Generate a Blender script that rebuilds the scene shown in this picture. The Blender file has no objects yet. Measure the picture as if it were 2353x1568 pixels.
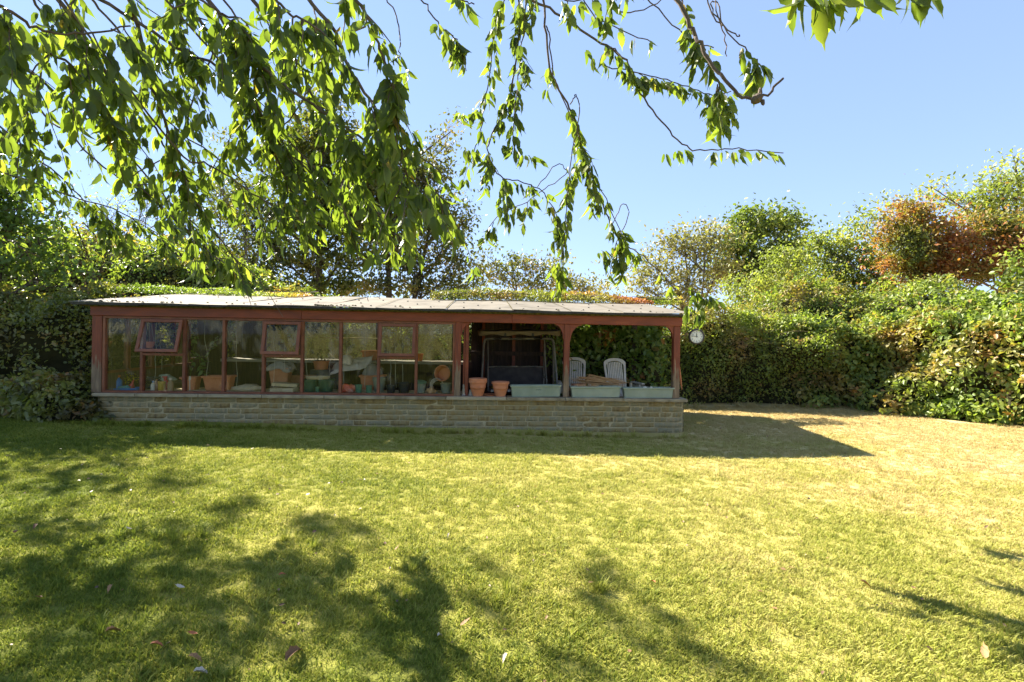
import bpy, bmesh, math, random
import numpy as np
from mathutils import Vector, Matrix, Euler

random.seed(7)
rng = np.random.default_rng(7)
S = bpy.context.scene
COL = S.collection
R = math.radians

# ------------------------------------------------------------------ camera
CAM_Z = 1.6
cam_d = bpy.data.cameras.new('camera')
cam = bpy.data.objects.new('camera', cam_d)
COL.objects.link(cam)
cam.location = (0, 0, CAM_Z)
cam.rotation_euler = (R(90), 0, 0)
cam_d.sensor_width = 36
cam_d.lens = 18
cam_d.shift_y = -18 / 2353
cam_d.clip_start = 0.05
cam_d.clip_end = 2000
S.camera = cam

# ------------------------------------------------------------------ light
SUN_V = Vector((-1.86, 1.38, 1.87)).normalized()
elev = math.asin(SUN_V.z)
azim = math.atan2(SUN_V.x, SUN_V.y)
world = bpy.data.worlds.new('World')
S.world = world
world.use_nodes = True
wn = world.node_tree
for n in list(wn.nodes): wn.nodes.remove(n)
wo = wn.nodes.new('ShaderNodeOutputWorld')
bg = wn.nodes.new('ShaderNodeBackground')
sky = wn.nodes.new('ShaderNodeTexSky')
sky.sky_type = 'NISHITA'
sky.sun_disc = False
sky.sun_elevation = elev
sky.sun_rotation = azim
sky.air_density = 0.8
sky.dust_density = 0.0
sky.ozone_density = 1.0
sky.altitude = 0
bg.inputs[1].default_value = 0.073
gm_ = wn.nodes.new('ShaderNodeGamma'); gm_.inputs[1].default_value = 0.4
tn_ = wn.nodes.new('ShaderNodeMix'); tn_.data_type = 'RGBA'; tn_.blend_type = 'MULTIPLY'; tn_.inputs[0].default_value = 1; tn_.clamp_result = False
tn_.inputs[7].default_value = (.99, 1.20, 1.62, 1)
wn.links.new(sky.outputs[0], gm_.inputs[0]); wn.links.new(gm_.outputs[0], tn_.inputs[6]); wn.links.new(tn_.outputs[2], bg.inputs[0])
wn.links.new(bg.outputs[0], wo.inputs[0])
sun_d = bpy.data.lights.new('sun', 'SUN')
sun = bpy.data.objects.new('sun', sun_d)
COL.objects.link(sun)
sun_d.energy = 3.9
sun_d.angle = R(0.5)
sun_d.color = (1.0, 0.93, 0.80)
sun.rotation_euler = (-SUN_V).to_track_quat('-Z', 'Y').to_euler()
sun.location = (-20, 15, 20)
S.view_settings.view_transform = 'Standard'
S.view_settings.look = 'None'
S.view_settings.gamma = 1
S.view_settings.use_curve_mapping = False
S.view_settings.exposure = 2.54

# ------------------------------------------------------------------ helpers
F = 1176.5
def W(px, py, d):
    'point seen at photo position px,py (2353 wide) at depth d'
    return Vector(((px - 1176.5) / F * d, d, CAM_Z - (py - 766) / F * d))

def tag(o, label=None, cat=None, group=None, kind=None):
    if label: o['label'] = label
    if cat: o['category'] = cat
    if group: o['group'] = group
    if kind: o['kind'] = kind
    return o

def empty(name, loc=(0, 0, 0), rz=0.0, label=None, cat=None, group=None):
    o = bpy.data.objects.new(name, None)
    COL.objects.link(o)
    o.location = loc
    o.rotation_euler = (0, 0, rz)
    o.empty_display_size = 0.1
    return tag(o, label, cat, group)

def link(name, mesh, parent=None, loc=None):
    o = bpy.data.objects.new(name, mesh)
    COL.objects.link(o)
    if parent: o.parent = parent
    if loc is not None: o.location = loc
    return o

class MB:
    def __init__(s): s.v = []; s.f = []
    def add(s, vs, fs):
        b = len(s.v)
        s.v += [tuple(v) for v in vs]
        s.f += [tuple(i + b for i in f) for f in fs]
        return s
    def box(s, x0, x1, y0, y1, z0, z1, M=None):
        vs = [Vector(p) for p in ((x0,y0,z0),(x1,y0,z0),(x1,y1,z0),(x0,y1,z0),(x0,y0,z1),(x1,y0,z1),(x1,y1,z1),(x0,y1,z1))]
        if M: vs = [M @ v for v in vs]
        return s.add(vs, [(0,3,2,1),(4,5,6,7),(0,1,5,4),(1,2,6,5),(2,3,7,6),(3,0,4,7)])
    def prism(s, poly, y0, y1, M=None):
        'polygon in xz, extruded along y'
        n = len(poly)
        vs = [Vector((p[0], y0, p[1])) for p in poly] + [Vector((p[0], y1, p[1])) for p in poly]
        if M: vs = [M @ v for v in vs]
        fs = [tuple(range(n)), tuple(range(2*n-1, n-1, -1))]
        fs += [(i, i+n, (i+1) % n + n, (i+1) % n) for i in range(n)]
        return s.add(vs, fs)
    def lathe(s, prof, n=24, M=None, sx=1, sy=1):
        vs = []
        for r, z in prof:
            for k in range(n):
                a = 2*math.pi*k/n
                v = Vector((r*math.cos(a)*sx, r*math.sin(a)*sy, z))
                vs.append(M @ v if M else v)
        fs = []
        for i in range(len(prof)-1):
            for k in range(n):
                k2 = (k+1) % n
                fs.append((i*n+k, i*n+k2, (i+1)*n+k2, (i+1)*n+k))
        fs.append(tuple(range(n-1, -1, -1)))
        fs.append(tuple((len(prof)-1)*n + k for k in range(n)))
        return s.add(vs, fs)
    def tube(s, pts, r, n=6):
        pts = [Vector(p) for p in pts]
        if not hasattr(r, '__len__'): r = [r]*len(pts)
        rings = []
        up = None
        for i, p in enumerate(pts):
            t = (pts[min(i+1, len(pts)-1)] - pts[max(i-1, 0)])
            if t.length < 1e-9: t = Vector((0,0,1))
            t.normalize()
            if up is None:
                up = Vector((0,0,1)) if abs(t.z) < .9 else Vector((1,0,0))
            a = t.cross(up)
            if a.length < 1e-6: a = t.orthogonal()
            a.normalize(); b = t.cross(a).normalized(); up = b.cross(t) * -1 if False else up
            rings.append([p + (a*math.cos(2*math.pi*k/n) + b*math.sin(2*math.pi*k/n))*r[i] for k in range(n)])
        vs = [v for q in rings for v in q]
        fs = []
        for i in range(len(rings)-1):
            for k in range(n):
                k2 = (k+1) % n
                fs.append((i*n+k, i*n+k2, (i+1)*n+k2, (i+1)*n+k))
        fs.append(tuple(range(n-1, -1, -1)))
        fs.append(tuple((len(rings)-1)*n + k for k in range(n)))
        return s.add(vs, fs)
    def shell(s, lx, ly, h, taper=.8, wall=.012, rim=.012, rh=.02, M=None, n=None):
        'open tapered rectangular planter with a rim'
        def ring(a, b, z):
            c = min(a, b) * .16
            return [(-a+c,-b,z),(a-c,-b,z),(a,-b+c,z),(a,b-c,z),(a-c,b,z),(-a+c,b,z),(-a,b-c,z),(-a,-b+c,z)]
        hx, hy = lx/2, ly/2
        ix = hx - rim
        iy = hy - rim
        tx = ix - (hy*(1-taper)) ; ty = iy*taper
        L = [ring(tx, ty, 0), ring(ix, iy, h-rh), ring(hx, hy, h-rh), ring(hx, hy, h), ring(ix-wall, iy-wall, h), ring(tx-wall, ty-wall, h*.55)]
        vs = [Vector(p) for q in L for p in q]
        if M: vs = [M @ v for v in vs]
        fs = []
        for i in range(len(L)-1):
            for k in range(8):
                k2 = (k+1) % 8
                fs.append((i*8+k, i*8+k2, (i+1)*8+k2, (i+1)*8+k))
        fs.append(tuple(range(7, -1, -1))); fs.append(tuple((len(L)-1)*8+k for k in range(8)))
        return s.add(vs, fs)
    def mesh(s, name, mat=None, smooth=False):
        m = bpy.data.meshes.new(name)
        m.from_pydata(s.v, [], s.f)
        if mat: m.materials.append(mat)
        if smooth:
            m.polygons.foreach_set('use_smooth', [True]*len(m.polygons))
            try: m.set_sharp_from_angle(angle=R(40))
            except Exception: pass
        m.update()
        return m
    def build(s, name, mat=None, parent=None, smooth=False, bev=0):
        o = link(name, s.mesh(name, mat, smooth), parent)
        if bev:
            b = o.modifiers.new('bevel', 'BEVEL'); b.width = bev; b.segments = 1; b.limit_method = 'ANGLE'
        return o

def T(x=0, y=0, z=0, rx=0, ry=0, rz=0, s=1):
    return Matrix.Translation((x, y, z)) @ Euler((rx, ry, rz)).to_matrix().to_4x4() @ Matrix.Diagonal((s, s, s, 1))

def catmull(pts, n=6):
    P = [Vector(p) for p in pts]
    P = [P[0]*2 - P[1]] + P + [P[-1]*2 - P[-2]]
    out = []
    for i in range(1, len(P)-2):
        for k in range(n):
            t = k/n
            a, b, c, d = P[i-1], P[i], P[i+1], P[i+2]
            out.append(0.5*((2*b) + (c-a)*t + (2*a-5*b+4*c-d)*t*t + (3*b-a-3*c+d)*t**3))
    out.append(P[-2])
    return out

# value noise, vectorised
_tab = np.random.default_rng(11).random(4096)
def vnoise(p):
    p = np.asarray(p, float)
    i = np.floor(p).astype(np.int64); f = p - i
    f = f*f*(3-2*f)
    def h(a, b, c): return _tab[((a*73856093) ^ (b*19349663) ^ (c*83492791)) & 4095]
    r = 0
    for dx in (0, 1):
        for dy in (0, 1):
            for dz in (0, 1):
                w = (f[...,0] if dx else 1-f[...,0])*(f[...,1] if dy else 1-f[...,1])*(f[...,2] if dz else 1-f[...,2])
                r = r + w*h(i[...,0]+dx, i[...,1]+dy, i[...,2]+dz)
    return r*2-1
def fbm(p, o=3):
    p = np.asarray(p, float); r = 0; a = 1; t = 0
    for _ in range(o):
        r = r + a*vnoise(p); t += a; a *= .5; p = p*2.03 + 17.1
    return r/t

# ------------------------------------------------------------------ materials
def nodes(name):
    m = bpy.data.materials.new(name); m.use_nodes = True
    nt = m.node_tree
    for n in list(nt.nodes): nt.nodes.remove(n)
    return m, nt
def N(nt, t, **kw):
    n = nt.nodes.new(t)
    for k, v in kw.items(): setattr(n, k, v)
    return n
def ramp(nt, stops):
    r = N(nt, 'ShaderNodeValToRGB')
    e = r.color_ramp.elements
    while len(e) > 1: e.remove(e[-1])
    e[0].position = stops[0][0]; e[0].color = (*stops[0][1], 1)
    for p, c in stops[1:]:
        q = e.new(p); q.color = (*c, 1)
    return r

def surf(name, stops, rough=.7, scale=6, bump=.2, metal=0, spec=.5, stretch=(1,1,1), rnd=0.0, detail=6, bscale=None, coat=0):
    'noise coloured surface; rnd adds per-object variation'
    m, nt = nodes(name)
    L = nt.links.new
    out = N(nt, 'ShaderNodeOutputMaterial'); b = N(nt, 'ShaderNodeBsdfPrincipled')
    b.inputs['Roughness'].default_value = rough; b.inputs['Metallic'].default_value = metal
    b.inputs['Specular IOR Level'].default_value = spec
    b.inputs['Coat Weight'].default_value = coat
    tc = N(nt, 'ShaderNodeTexCoord'); mp = N(nt, 'ShaderNodeMapping'); mp.inputs['Scale'].default_value = stretch
    L(tc.outputs['Object'], mp.inputs['Vector'])
    nz = N(nt, 'ShaderNodeTexNoise'); nz.inputs['Scale'].default_value = scale; nz.inputs['Detail'].default_value = detail
    L(mp.outputs[0], nz.inputs['Vector'])
    fac = nz.outputs['Fac']
    if rnd:
        oi = N(nt, 'ShaderNodeObjectInfo')
        ad = N(nt, 'ShaderNodeVectorMath', operation='ADD'); L(mp.outputs[0], ad.inputs[0])
        mu = N(nt, 'ShaderNodeMath', operation='MULTIPLY'); mu.inputs[1].default_value = 37; L(oi.outputs['Random'], mu.inputs[0]); L(mu.outputs[0], ad.inputs[1]); L(ad.outputs[0], nz.inputs['Vector'])
        m1 = N(nt, 'ShaderNodeMath', operation='SUBTRACT'); L(oi.outputs['Random'], m1.inputs[0]); m1.inputs[1].default_value = .5
        m2 = N(nt, 'ShaderNodeMath', operation='MULTIPLY_ADD'); L(m1.outputs[0], m2.inputs[0]); m2.inputs[1].default_value = rnd; L(nz.outputs['Fac'], m2.inputs[2])
        fac = m2.outputs[0]
    r = ramp(nt, stops); L(fac, r.inputs[0]); L(r.outputs[0], b.inputs['Base Color'])
    if bump:
        n2 = N(nt, 'ShaderNodeTexNoise'); n2.inputs['Scale'].default_value = bscale or scale*5; n2.inputs['Detail'].default_value = 4
        L(mp.outputs[0], n2.inputs['Vector'])
        bp = N(nt, 'ShaderNodeBump'); bp.inputs['Strength'].default_value = bump; bp.inputs['Distance'].default_value = .01
        L(n2.outputs['Fac'], bp.inputs['Height']); L(bp.outputs[0], b.inputs['Normal'])
    L(b.outputs[0], out.inputs[0])
    return m

def leafmat(name, stops, trans=.4, rough=.45, tr_tint=(1.5, 1.6, .6), objrand=False, spec=.4, patch=None, pscale=.8):
    'leaf: glossy front plus light through the blade; colour from per-leaf value'
    m, nt = nodes(name); L = nt.links.new
    out = N(nt, 'ShaderNodeOutputMaterial'); b = N(nt, 'ShaderNodeBsdfPrincipled')
    b.inputs['Roughness'].default_value = rough; b.inputs['Specular IOR Level'].default_value = spec
    if objrand:
        at = N(nt, 'ShaderNodeObjectInfo'); fac = at.outputs['Random']
    else:
        at = N(nt, 'ShaderNodeAttribute', attribute_name='lc'); fac = at.outputs['Fac']
    r = ramp(nt, stops); L(fac, r.inputs[0]); col = r.outputs[0]
    if patch:
        g = N(nt, 'ShaderNodeNewGeometry')
        nz = N(nt, 'ShaderNodeTexNoise'); nz.inputs['Scale'].default_value = pscale; nz.inputs['Detail'].default_value = 3
        L(g.outputs['Position'], nz.inputs['Vector'])
        rr = ramp(nt, [(.50, (0,0,0)), (.62, (1,1,1))]); L(nz.outputs['Fac'], rr.inputs[0])
        r2 = ramp(nt, patch); L(fac, r2.inputs[0])
        mx = N(nt, 'ShaderNodeMix', data_type='RGBA'); L(rr.outputs[0], mx.inputs[0]); L(col, mx.inputs[6]); L(r2.outputs[0], mx.inputs[7])
        col = mx.outputs[2]
    L(col, b.inputs['Base Color'])
    tr = N(nt, 'ShaderNodeBsdfTranslucent')
    tm = N(nt, 'ShaderNodeMix', data_type='RGBA', blend_type='MULTIPLY'); tm.inputs[0].default_value = 1
    L(col, tm.inputs[6]); tm.inputs[7].default_value = (*tr_tint, 1)
    L(tm.outputs[2], tr.inputs[0])
    ms = N(nt, 'ShaderNodeMixShader'); ms.inputs[0].default_value = trans
    L(b.outputs[0], ms.inputs[1]); L(tr.outputs[0], ms.inputs[2]); L(ms.outputs[0], out.inputs[0])
    return m

def mul(c, k): return tuple(min(1, x*k) for x in c)
def two(c, k=.7): return [(.3, mul(c, k)), (.7, c)]

M = {}
M['bark'] = surf('bark', [(.3,(.05,.034,.022)),(.6,(.12,.085,.06)),(.8,(.19,.15,.115))], .9, 14, .6, stretch=(1,1,.35))
M['pale_bark'] = surf('pale_bark', [(.3,(.08,.055,.04)),(.7,(.20,.16,.13))], .9, 14, .4)
M['dark_core'] = surf('hedge_core', [(.3,(.02,.02,.009)),(.7,(.05,.045,.02))], 1, 5, 0, spec=.1)  # dark brown-green standing in for the shade deep between hedge leaves
M['soil'] = surf('soil', [(.3,(.05,.035,.02)),(.7,(.11,.085,.05))], 1, 9, .5, spec=.1)
M['coping'] = surf('coping_stone', [(.25,(.19,.15,.085)),(.5,(.32,.26,.16)),(.75,(.40,.33,.21))], .9, 7, .4, rnd=.25, spec=.2)
M['brick'] = surf('walling_brick', [(.15,(.17,.12,.055)),(.33,(.28,.20,.08)),(.48,(.28,.225,.11)),(.62,(.23,.205,.12)),(.78,(.34,.265,.14)),(.95,(.32,.19,.07))], .95, 6, .7, rnd=.42, spec=.15, bscale=45)
M['mortar'] = surf('mortar', [(.3,(.34,.27,.14)),(.7,(.48,.39,.22))], 1, 12, .4, spec=.1)
M['roof'] = surf('roof_sheet', [(.28,(.10,.086,.064)),(.42,(.155,.135,.105)),(.7,(.20,.175,.137))], .8, 3.0, .25, rnd=.15, spec=.2, detail=9)
M['moss'] = surf('moss', [(.3,(.03,.025,.012)),(.7,(.12,.10,.03))], 1, 20, .6, spec=.1)
M['felt'] = surf('roof_edge_felt', [(.3,(.015,.012,.01)),(.7,(.05,.045,.035))], .8, 15, .5)
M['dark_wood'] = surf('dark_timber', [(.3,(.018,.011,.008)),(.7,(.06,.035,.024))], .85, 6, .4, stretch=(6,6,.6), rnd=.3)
M['brown_wood'] = surf('brown_timber', [(.3,(.08,.05,.03)),(.7,(.17,.11,.07))], .85, 6, .4, stretch=(6,6,.6), rnd=.4)
M['terracotta'] = surf('terracotta', [(.3,(.46,.16,.07)),(.7,(.58,.24,.115))], .75, 8, .15, spec=.25, rnd=.1)
M['old_terracotta'] = surf('old_terracotta', [(.3,(.36,.15,.07)),(.7,(.52,.25,.13))], .85, 8, .2, spec=.2)
M['sage'] = surf('sage_plastic', [(.3,(.24,.275,.19)),(.7,(.33,.36,.26))], .6, 5, .05, spec=.3, rnd=.2)
M['dark_green'] = surf('dark_green_plastic', [(.3,(.02,.07,.035)),(.7,(.04,.11,.06))], .45, 5, .05)
M['mid_green'] = surf('green_plastic', [(.3,(.06,.17,.09)),(.7,(.10,.25,.14))], .5, 5, .05)
M['black'] = surf('black_plastic', [(.3,(.012,.012,.012)),(.7,(.03,.03,.028))], .5, 5, .05)
M['grey_green'] = surf('grey_green_plastic', [(.3,(.17,.19,.13)),(.7,(.27,.30,.22))], .6, 5, .1)
M['white_plastic'] = surf('white_plastic', [(.3,(.44,.40,.31)),(.7,(.60,.55,.44))], .5, 6, .05)
M['cream'] = surf('cream_cloth', [(.3,(.6,.53,.38)),(.7,(.78,.70,.54))], .9, 6, .3)
M['sand'] = surf('sandy_board', [(.3,(.42,.33,.18)),(.7,(.62,.51,.30))], .9, 6, .3, rnd=.2)
M['pale_slab'] = surf('pale_slab', [(.3,(.26,.24,.17)),(.7,(.36,.33,.25))], .8, 6, .2)
M['bamboo'] = surf('bamboo_cane', [(.3,(.42,.21,.07)),(.7,(.66,.40,.17))], .6, 10, .2, rnd=.5)
M['twine'] = surf('white_twine', two((.6,.58,.45)), .9, 8, 0)
M['metal_frame'] = surf('swing_frame_paint', [(.3,(.11,.10,.075)),(.7,(.20,.18,.14))], .5, 8, .05, metal=.1)
M['seat_fabric'] = surf('dark_seat_mesh', [(.3,(.035,.027,.022)),(.7,(.065,.052,.043))], .8, 10, .2)
M['canopy'] = surf('faded_canopy', [(.3,(.12,.085,.05)),(.7,(.22,.17,.11))], .9, 6, .2)
M['stone'] = surf('grey_stone', [(.3,(.22,.20,.16)),(.7,(.42,.38,.32))], .9, 12, .4)
M['white'] = surf('white_face', two((.75,.74,.68), .9), .4, 5, 0)
M['rim'] = surf('clock_rim', [(.3,(.03,.02,.015)),(.7,(.07,.05,.035))], .5, 8, .1)
M['ink'] = surf('black_ink', two((.02,.02,.02)), .5, 5, 0)
M['blue'] = surf('blue_plastic', two((.03,.20,.50)), .4, 5, 0)
M['orange'] = surf('orange_plastic', two((.70,.17,.03)), .4, 5, 0)
M['red'] = surf('red_plastic', two((.50,.04,.03)), .4, 5, 0)
M['yellow'] = surf('yellow_plastic', two((.55,.36,.05)), .5, 5, 0)
M['teal'] = surf('teal_plastic', two((.12,.36,.33)), .5, 5, 0)
M['tan'] = surf('tan_card', two((.38,.26,.13)), .7, 9, 0)
M['brown_glass'] = surf('brown_bottle', two((.20,.08,.04)), .3, 5, 0)
M['red_bag'] = surf('red_plastic_bag', [(.35,(.55,.07,.03)),(.55,(.62,.16,.08)),(.75,(.75,.55,.45))], .35, 9, .5)
M['dry_leaf'] = surf('dry_leaf', [(.3,(.17,.08,.028)),(.7,(.36,.19,.075))], .7, 30, .3, rnd=.4)
M['red_leaf'] = surf('rusty_leaf', [(.3,(.30,.06,.02)),(.7,(.50,.17,.05))], .6, 30, .3)
M['pale_leaf'] = surf('pale_dry_leaf', [(.3,(.42,.34,.25)),(.7,(.62,.54,.44))], .7, 30, .2)
M['floor'] = surf('shelter_floor', [(.3,(.05,.04,.03)),(.7,(.10,.085,.065))], .95, 4, .2)

# flaking dark red paint, bare grey wood lower down and in patches
def paint(name, wear=.5):
    m, nt = nodes(name); L = nt.links.new
    out = N(nt, 'ShaderNodeOutputMaterial'); b = N(nt, 'ShaderNodeBsdfPrincipled'); b.inputs['Roughness'].default_value = .6
    tc = N(nt, 'ShaderNodeTexCoord'); mp = N(nt, 'ShaderNodeMapping'); mp.inputs['Scale'].default_value = (14, 14, 1.8)
    L(tc.outputs['Object'], mp.inputs[0])
    nz = N(nt, 'ShaderNodeTexNoise'); nz.inputs['Scale'].default_value = 2.2; nz.inputs['Detail'].default_value = 8; L(mp.outputs[0], nz.inputs['Vector'])
    red = ramp(nt, [(.3,(.125,.022,.006)),(.7,(.205,.042,.012))]); L(nz.outputs['Fac'], red.inputs[0])
    wood = ramp(nt, [(.3,(.10,.06,.032)),(.55,(.19,.125,.07)),(.75,(.29,.205,.125))]); L(nz.outputs['Fac'], wood.inputs[0])
    sp = N(nt, 'ShaderNodeSeparateXYZ'); L(tc.outputs['Object'], sp.inputs[0])
    mr = N(nt, 'ShaderNodeMapRange'); mr.inputs[1].default_value = .15; mr.inputs[2].default_value = .95
    mr.inputs[3].default_value = wear; mr.inputs[4].default_value = -.35; L(sp.outputs[2], mr.inputs[0])
    ad = N(nt, 'ShaderNodeMath', operation='ADD'); L(nz.outputs['Fac'], ad.inputs[0]); L(mr.outputs[0], ad.inputs[1])
    st = ramp(nt, [(.60,(0,0,0)),(.68,(1,1,1))]); L(ad.outputs[0], st.inputs[0])
    mx = N(nt, 'ShaderNodeMix', data_type='RGBA'); L(st.outputs[0], mx.inputs[0]); L(red.outputs[0], mx.inputs[6]); L(wood.outputs[0], mx.inputs[7])
    L(mx.outputs[2], b.inputs['Base Color'])
    bp = N(nt, 'ShaderNodeBump'); bp.inputs['Strength'].default_value = .35; bp.inputs['Distance'].default_value = .01; L(nz.outputs['Fac'], bp.inputs['Height']); L(bp.outputs[0], b.inputs['Normal'])
    L(b.outputs[0], out.inputs[0])
    return m
M['post'] = paint('flaking_red_post', .42)
M['red_wood'] = surf('red_painted_timber', [(.25,(.13,.022,.005)),(.6,(.21,.038,.009)),(.85,(.28,.068,.020))], .55, 3, .3, stretch=(1,4,4), rnd=.2)
M['red_frame'] = surf('red_window_frame', [(.3,(.13,.036,.013)),(.7,(.22,.072,.030))], .6, 8, .2, rnd=.2)

# dirty glass: clear in parts, dusty film in others
def glass(name, lo, hi, film):
    m, nt = nodes(name); L = nt.links.new
    out = N(nt, 'ShaderNodeOutputMaterial')
    tr = N(nt, 'ShaderNodeBsdfTransparent'); tr.inputs[0].default_value = (.985,.985,.965,1)
    gl = N(nt, 'ShaderNodeBsdfGlossy'); gl.inputs['Roughness'].default_value = .03
    fr = N(nt, 'ShaderNodeFresnel'); fr.inputs['IOR'].default_value = 1.5
    mr_ = N(nt, 'ShaderNodeMath', operation='MULTIPLY'); mr_.inputs[1].default_value = .3; L(fr.outputs[0], mr_.inputs[0])
    m1 = N(nt, 'ShaderNodeMixShader'); L(mr_.outputs[0], m1.inputs[0]); L(tr.outputs[0], m1.inputs[1]); L(gl.outputs[0], m1.inputs[2])
    df = N(nt, 'ShaderNodeBsdfDiffuse'); df.inputs[0].default_value = (*film, 1)
    tl = N(nt, 'ShaderNodeBsdfTranslucent'); tl.inputs[0].default_value = (*film, 1)
    m0 = N(nt, 'ShaderNodeMixShader'); m0.inputs[0].default_value = .5; L(df.outputs[0], m0.inputs[1]); L(tl.outputs[0], m0.inputs[2])
    tc = N(nt, 'ShaderNodeTexCoord'); oi = N(nt, 'ShaderNodeObjectInfo')
    ad = N(nt, 'ShaderNodeVectorMath', operation='ADD'); mu = N(nt, 'ShaderNodeMath', operation='MULTIPLY'); mu.inputs[1].default_value = 31
    L(oi.outputs['Random'], mu.inputs[0]); L(tc.outputs['Object'], ad.inputs[0]); L(mu.outputs[0], ad.inputs[1])
    nz = N(nt, 'ShaderNodeTexNoise'); nz.inputs['Scale'].default_value = 4; nz.inputs['Detail'].default_value = 8
    st_ = N(nt, 'ShaderNodeMapping'); st_.inputs['Scale'].default_value = (1.7, 1, 1.0); L(ad.outputs[0], st_.inputs[0]); L(st_.outputs[0], nz.inputs['Vector'])
    sp = N(nt, 'ShaderNodeSeparateXYZ'); L(tc.outputs['Object'], sp.inputs[0])
    up = N(nt, 'ShaderNodeMapRange'); up.inputs[1].default_value = .5; up.inputs[2].default_value = 1.15; up.inputs[3].default_value = 0; up.inputs[4].default_value = .20; L(sp.outputs[2], up.inputs[0])
    ma = N(nt, 'ShaderNodeMapRange'); ma.inputs[1].default_value = .35; ma.inputs[2].default_value = .75; ma.inputs[3].default_value = lo; ma.inputs[4].default_value = hi; L(nz.outputs['Fac'], ma.inputs[0])
    s = N(nt, 'ShaderNodeMath', operation='ADD'); L(ma.outputs[0], s.inputs[0]); L(up.outputs[0], s.inputs[1])
    m2 = N(nt, 'ShaderNodeMixShader'); L(s.outputs[0], m2.inputs[0]); L(m1.outputs[0], m2.inputs[1]); L(m0.outputs[0], m2.inputs[2])
    L(m2.outputs[0], out.inputs[0])
    return m
M['glass'] = glass('dusty_glass', -.26, .22, (.66,.57,.42))
M['back_glass'] = glass('algae_glass', .0, .75, (.085,.08,.035))
M['poly'] = glass('clear_plastic', .35, .7, (.6,.58,.5))

# foliage materials
M['bramble'] = leafmat('bramble_leaf', [(0,(.022,.045,.008)),(.35,(.05,.095,.016)),(.65,(.09,.15,.025)),(.85,(.15,.20,.05)),(.95,(.20,.12,.03)),(1,(.26,.13,.04))], .38)
M['bright_bramble'] = leafmat('bright_bramble_leaf', [(0,(.08,.12,.022)),(.3,(.16,.22,.045)),(.7,(.26,.31,.07)),(.92,(.36,.36,.11)),(1,(.40,.22,.07))], .42, patch=[(0,(.16,.14,.04)),(.6,(.28,.24,.07)),(1,(.36,.20,.07))], pscale=1.1)
M['hedge_leaf'] = leafmat('hedge_leaf', [(0,(.09,.12,.026)),(.4,(.19,.24,.05)),(.75,(.29,.32,.08)),(.92,(.35,.30,.10)),(1,(.37,.23,.10))], .52, patch=[(0,(.13,.11,.04)),(.6,(.25,.19,.075)),(1,(.30,.19,.09))], pscale=.9)
M['dark_hedge'] = leafmat('shrub_bank_leaf', [(0,(.10,.12,.028)),(.5,(.21,.225,.06)),(.85,(.31,.30,.10)),(1,(.34,.22,.09))], .45, rough=.35, spec=.6, patch=[(0,(.07,.065,.02)),(.7,(.15,.125,.04)),(1,(.28,.14,.05))], pscale=1.0)  # own leaf colour of the left shrubs and ivy, browner in patches
M['creeper'] = leafmat('creeper_leaf', [(0,(.08,.13,.022)),(.6,(.15,.21,.045)),(.9,(.22,.26,.07)),(1,(.3,.14,.05))], .45)
M['roof_creeper'] = leafmat('yellowing_creeper_leaf', [(0,(.11,.15,.03)),(.4,(.20,.22,.045)),(.75,(.28,.26,.06)),(.9,(.34,.20,.06)),(1,(.38,.13,.05))], .35, patch=[(0,(.20,.16,.05)),(.6,(.34,.20,.07)),(1,(.38,.13,.06))], pscale=1.4)
M['olive'] = leafmat('olive_tree_leaf', [(0,(.045,.06,.015)),(.5,(.09,.11,.028)),(.85,(.15,.155,.042)),(1,(.18,.15,.05))], .4)
M['brown_tree'] = leafmat('turning_tree_leaf', [(0,(.055,.065,.018)),(.5,(.11,.12,.034)),(.8,(.17,.155,.05)),(1,(.25,.17,.065))], .35)
M['oak'] = leafmat('oak_leaf', [(0,(.075,.11,.025)),(.6,(.155,.20,.048)),(1,(.24,.26,.07))], .42)
M['light_tree'] = leafmat('light_green_leaf', [(0,(.12,.15,.035)),(.6,(.23,.27,.07)),(1,(.32,.32,.10))], .44)
M['beige_tree'] = leafmat('pale_sparse_leaf', [(0,(.14,.14,.055)),(.6,(.24,.225,.095)),(1,(.32,.25,.12))], .35)
M['red_creeper'] = leafmat('red_creeper_leaf', [(0,(.11,.12,.03)),(.3,(.24,.18,.05)),(.5,(.36,.15,.055)),(.85,(.38,.14,.06)),(1,(.44,.22,.09))], .4, patch=[(0,(.09,.11,.03)),(.6,(.20,.20,.05)),(1,(.34,.16,.06))], pscale=.9)
M['left_tree'] = leafmat('left_tree_leaf', [(0,(.06,.10,.02)),(.6,(.12,.18,.04)),(1,(.20,.24,.07))], .42)
CH = [(0,(.066,.088,.034)),(.5,(.110,.140,.048)),(.9,(.160,.185,.065)),(.985,(.19,.20,.07)),(1,(.26,.15,.06))]
M['cherry'] = leafmat('cherry_leaf', CH, .50, rough=.42, tr_tint=(1.9,2.15,.45), spec=.25)
M['cherry_part'] = leafmat('cherry_leaf_single', CH, .50, rough=.42, tr_tint=(1.9,2.15,.45), objrand=True, spec=.25)
M['weeds'] = leafmat('weed_leaf', [(0,(.08,.13,.02)),(.6,(.16,.22,.04)),(1,(.28,.30,.07))], .4)
M['plant'] = leafmat('seedling_leaf', [(0,(.06,.11,.03)),(1,(.14,.20,.06))], .4)
# ------------------------------------------------------------------ ground
def gz(x, y):
    x = np.asarray(x, float); y = np.asarray(y, float)
    k = np.clip(2.76 - x, 0, 11.5)
    z = 0.036*np.where(k > 0, k - .5*(1-np.exp(-k)), 0)
    z = z + .018*fbm(np.stack([x*.5, y*.5, x*0], -1), 2) + .035*np.clip((x-6.5)/3, 0, 1)
    return z
def gzf(x, y): return float(gz(np.array([x]), np.array([y]))[0])

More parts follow.
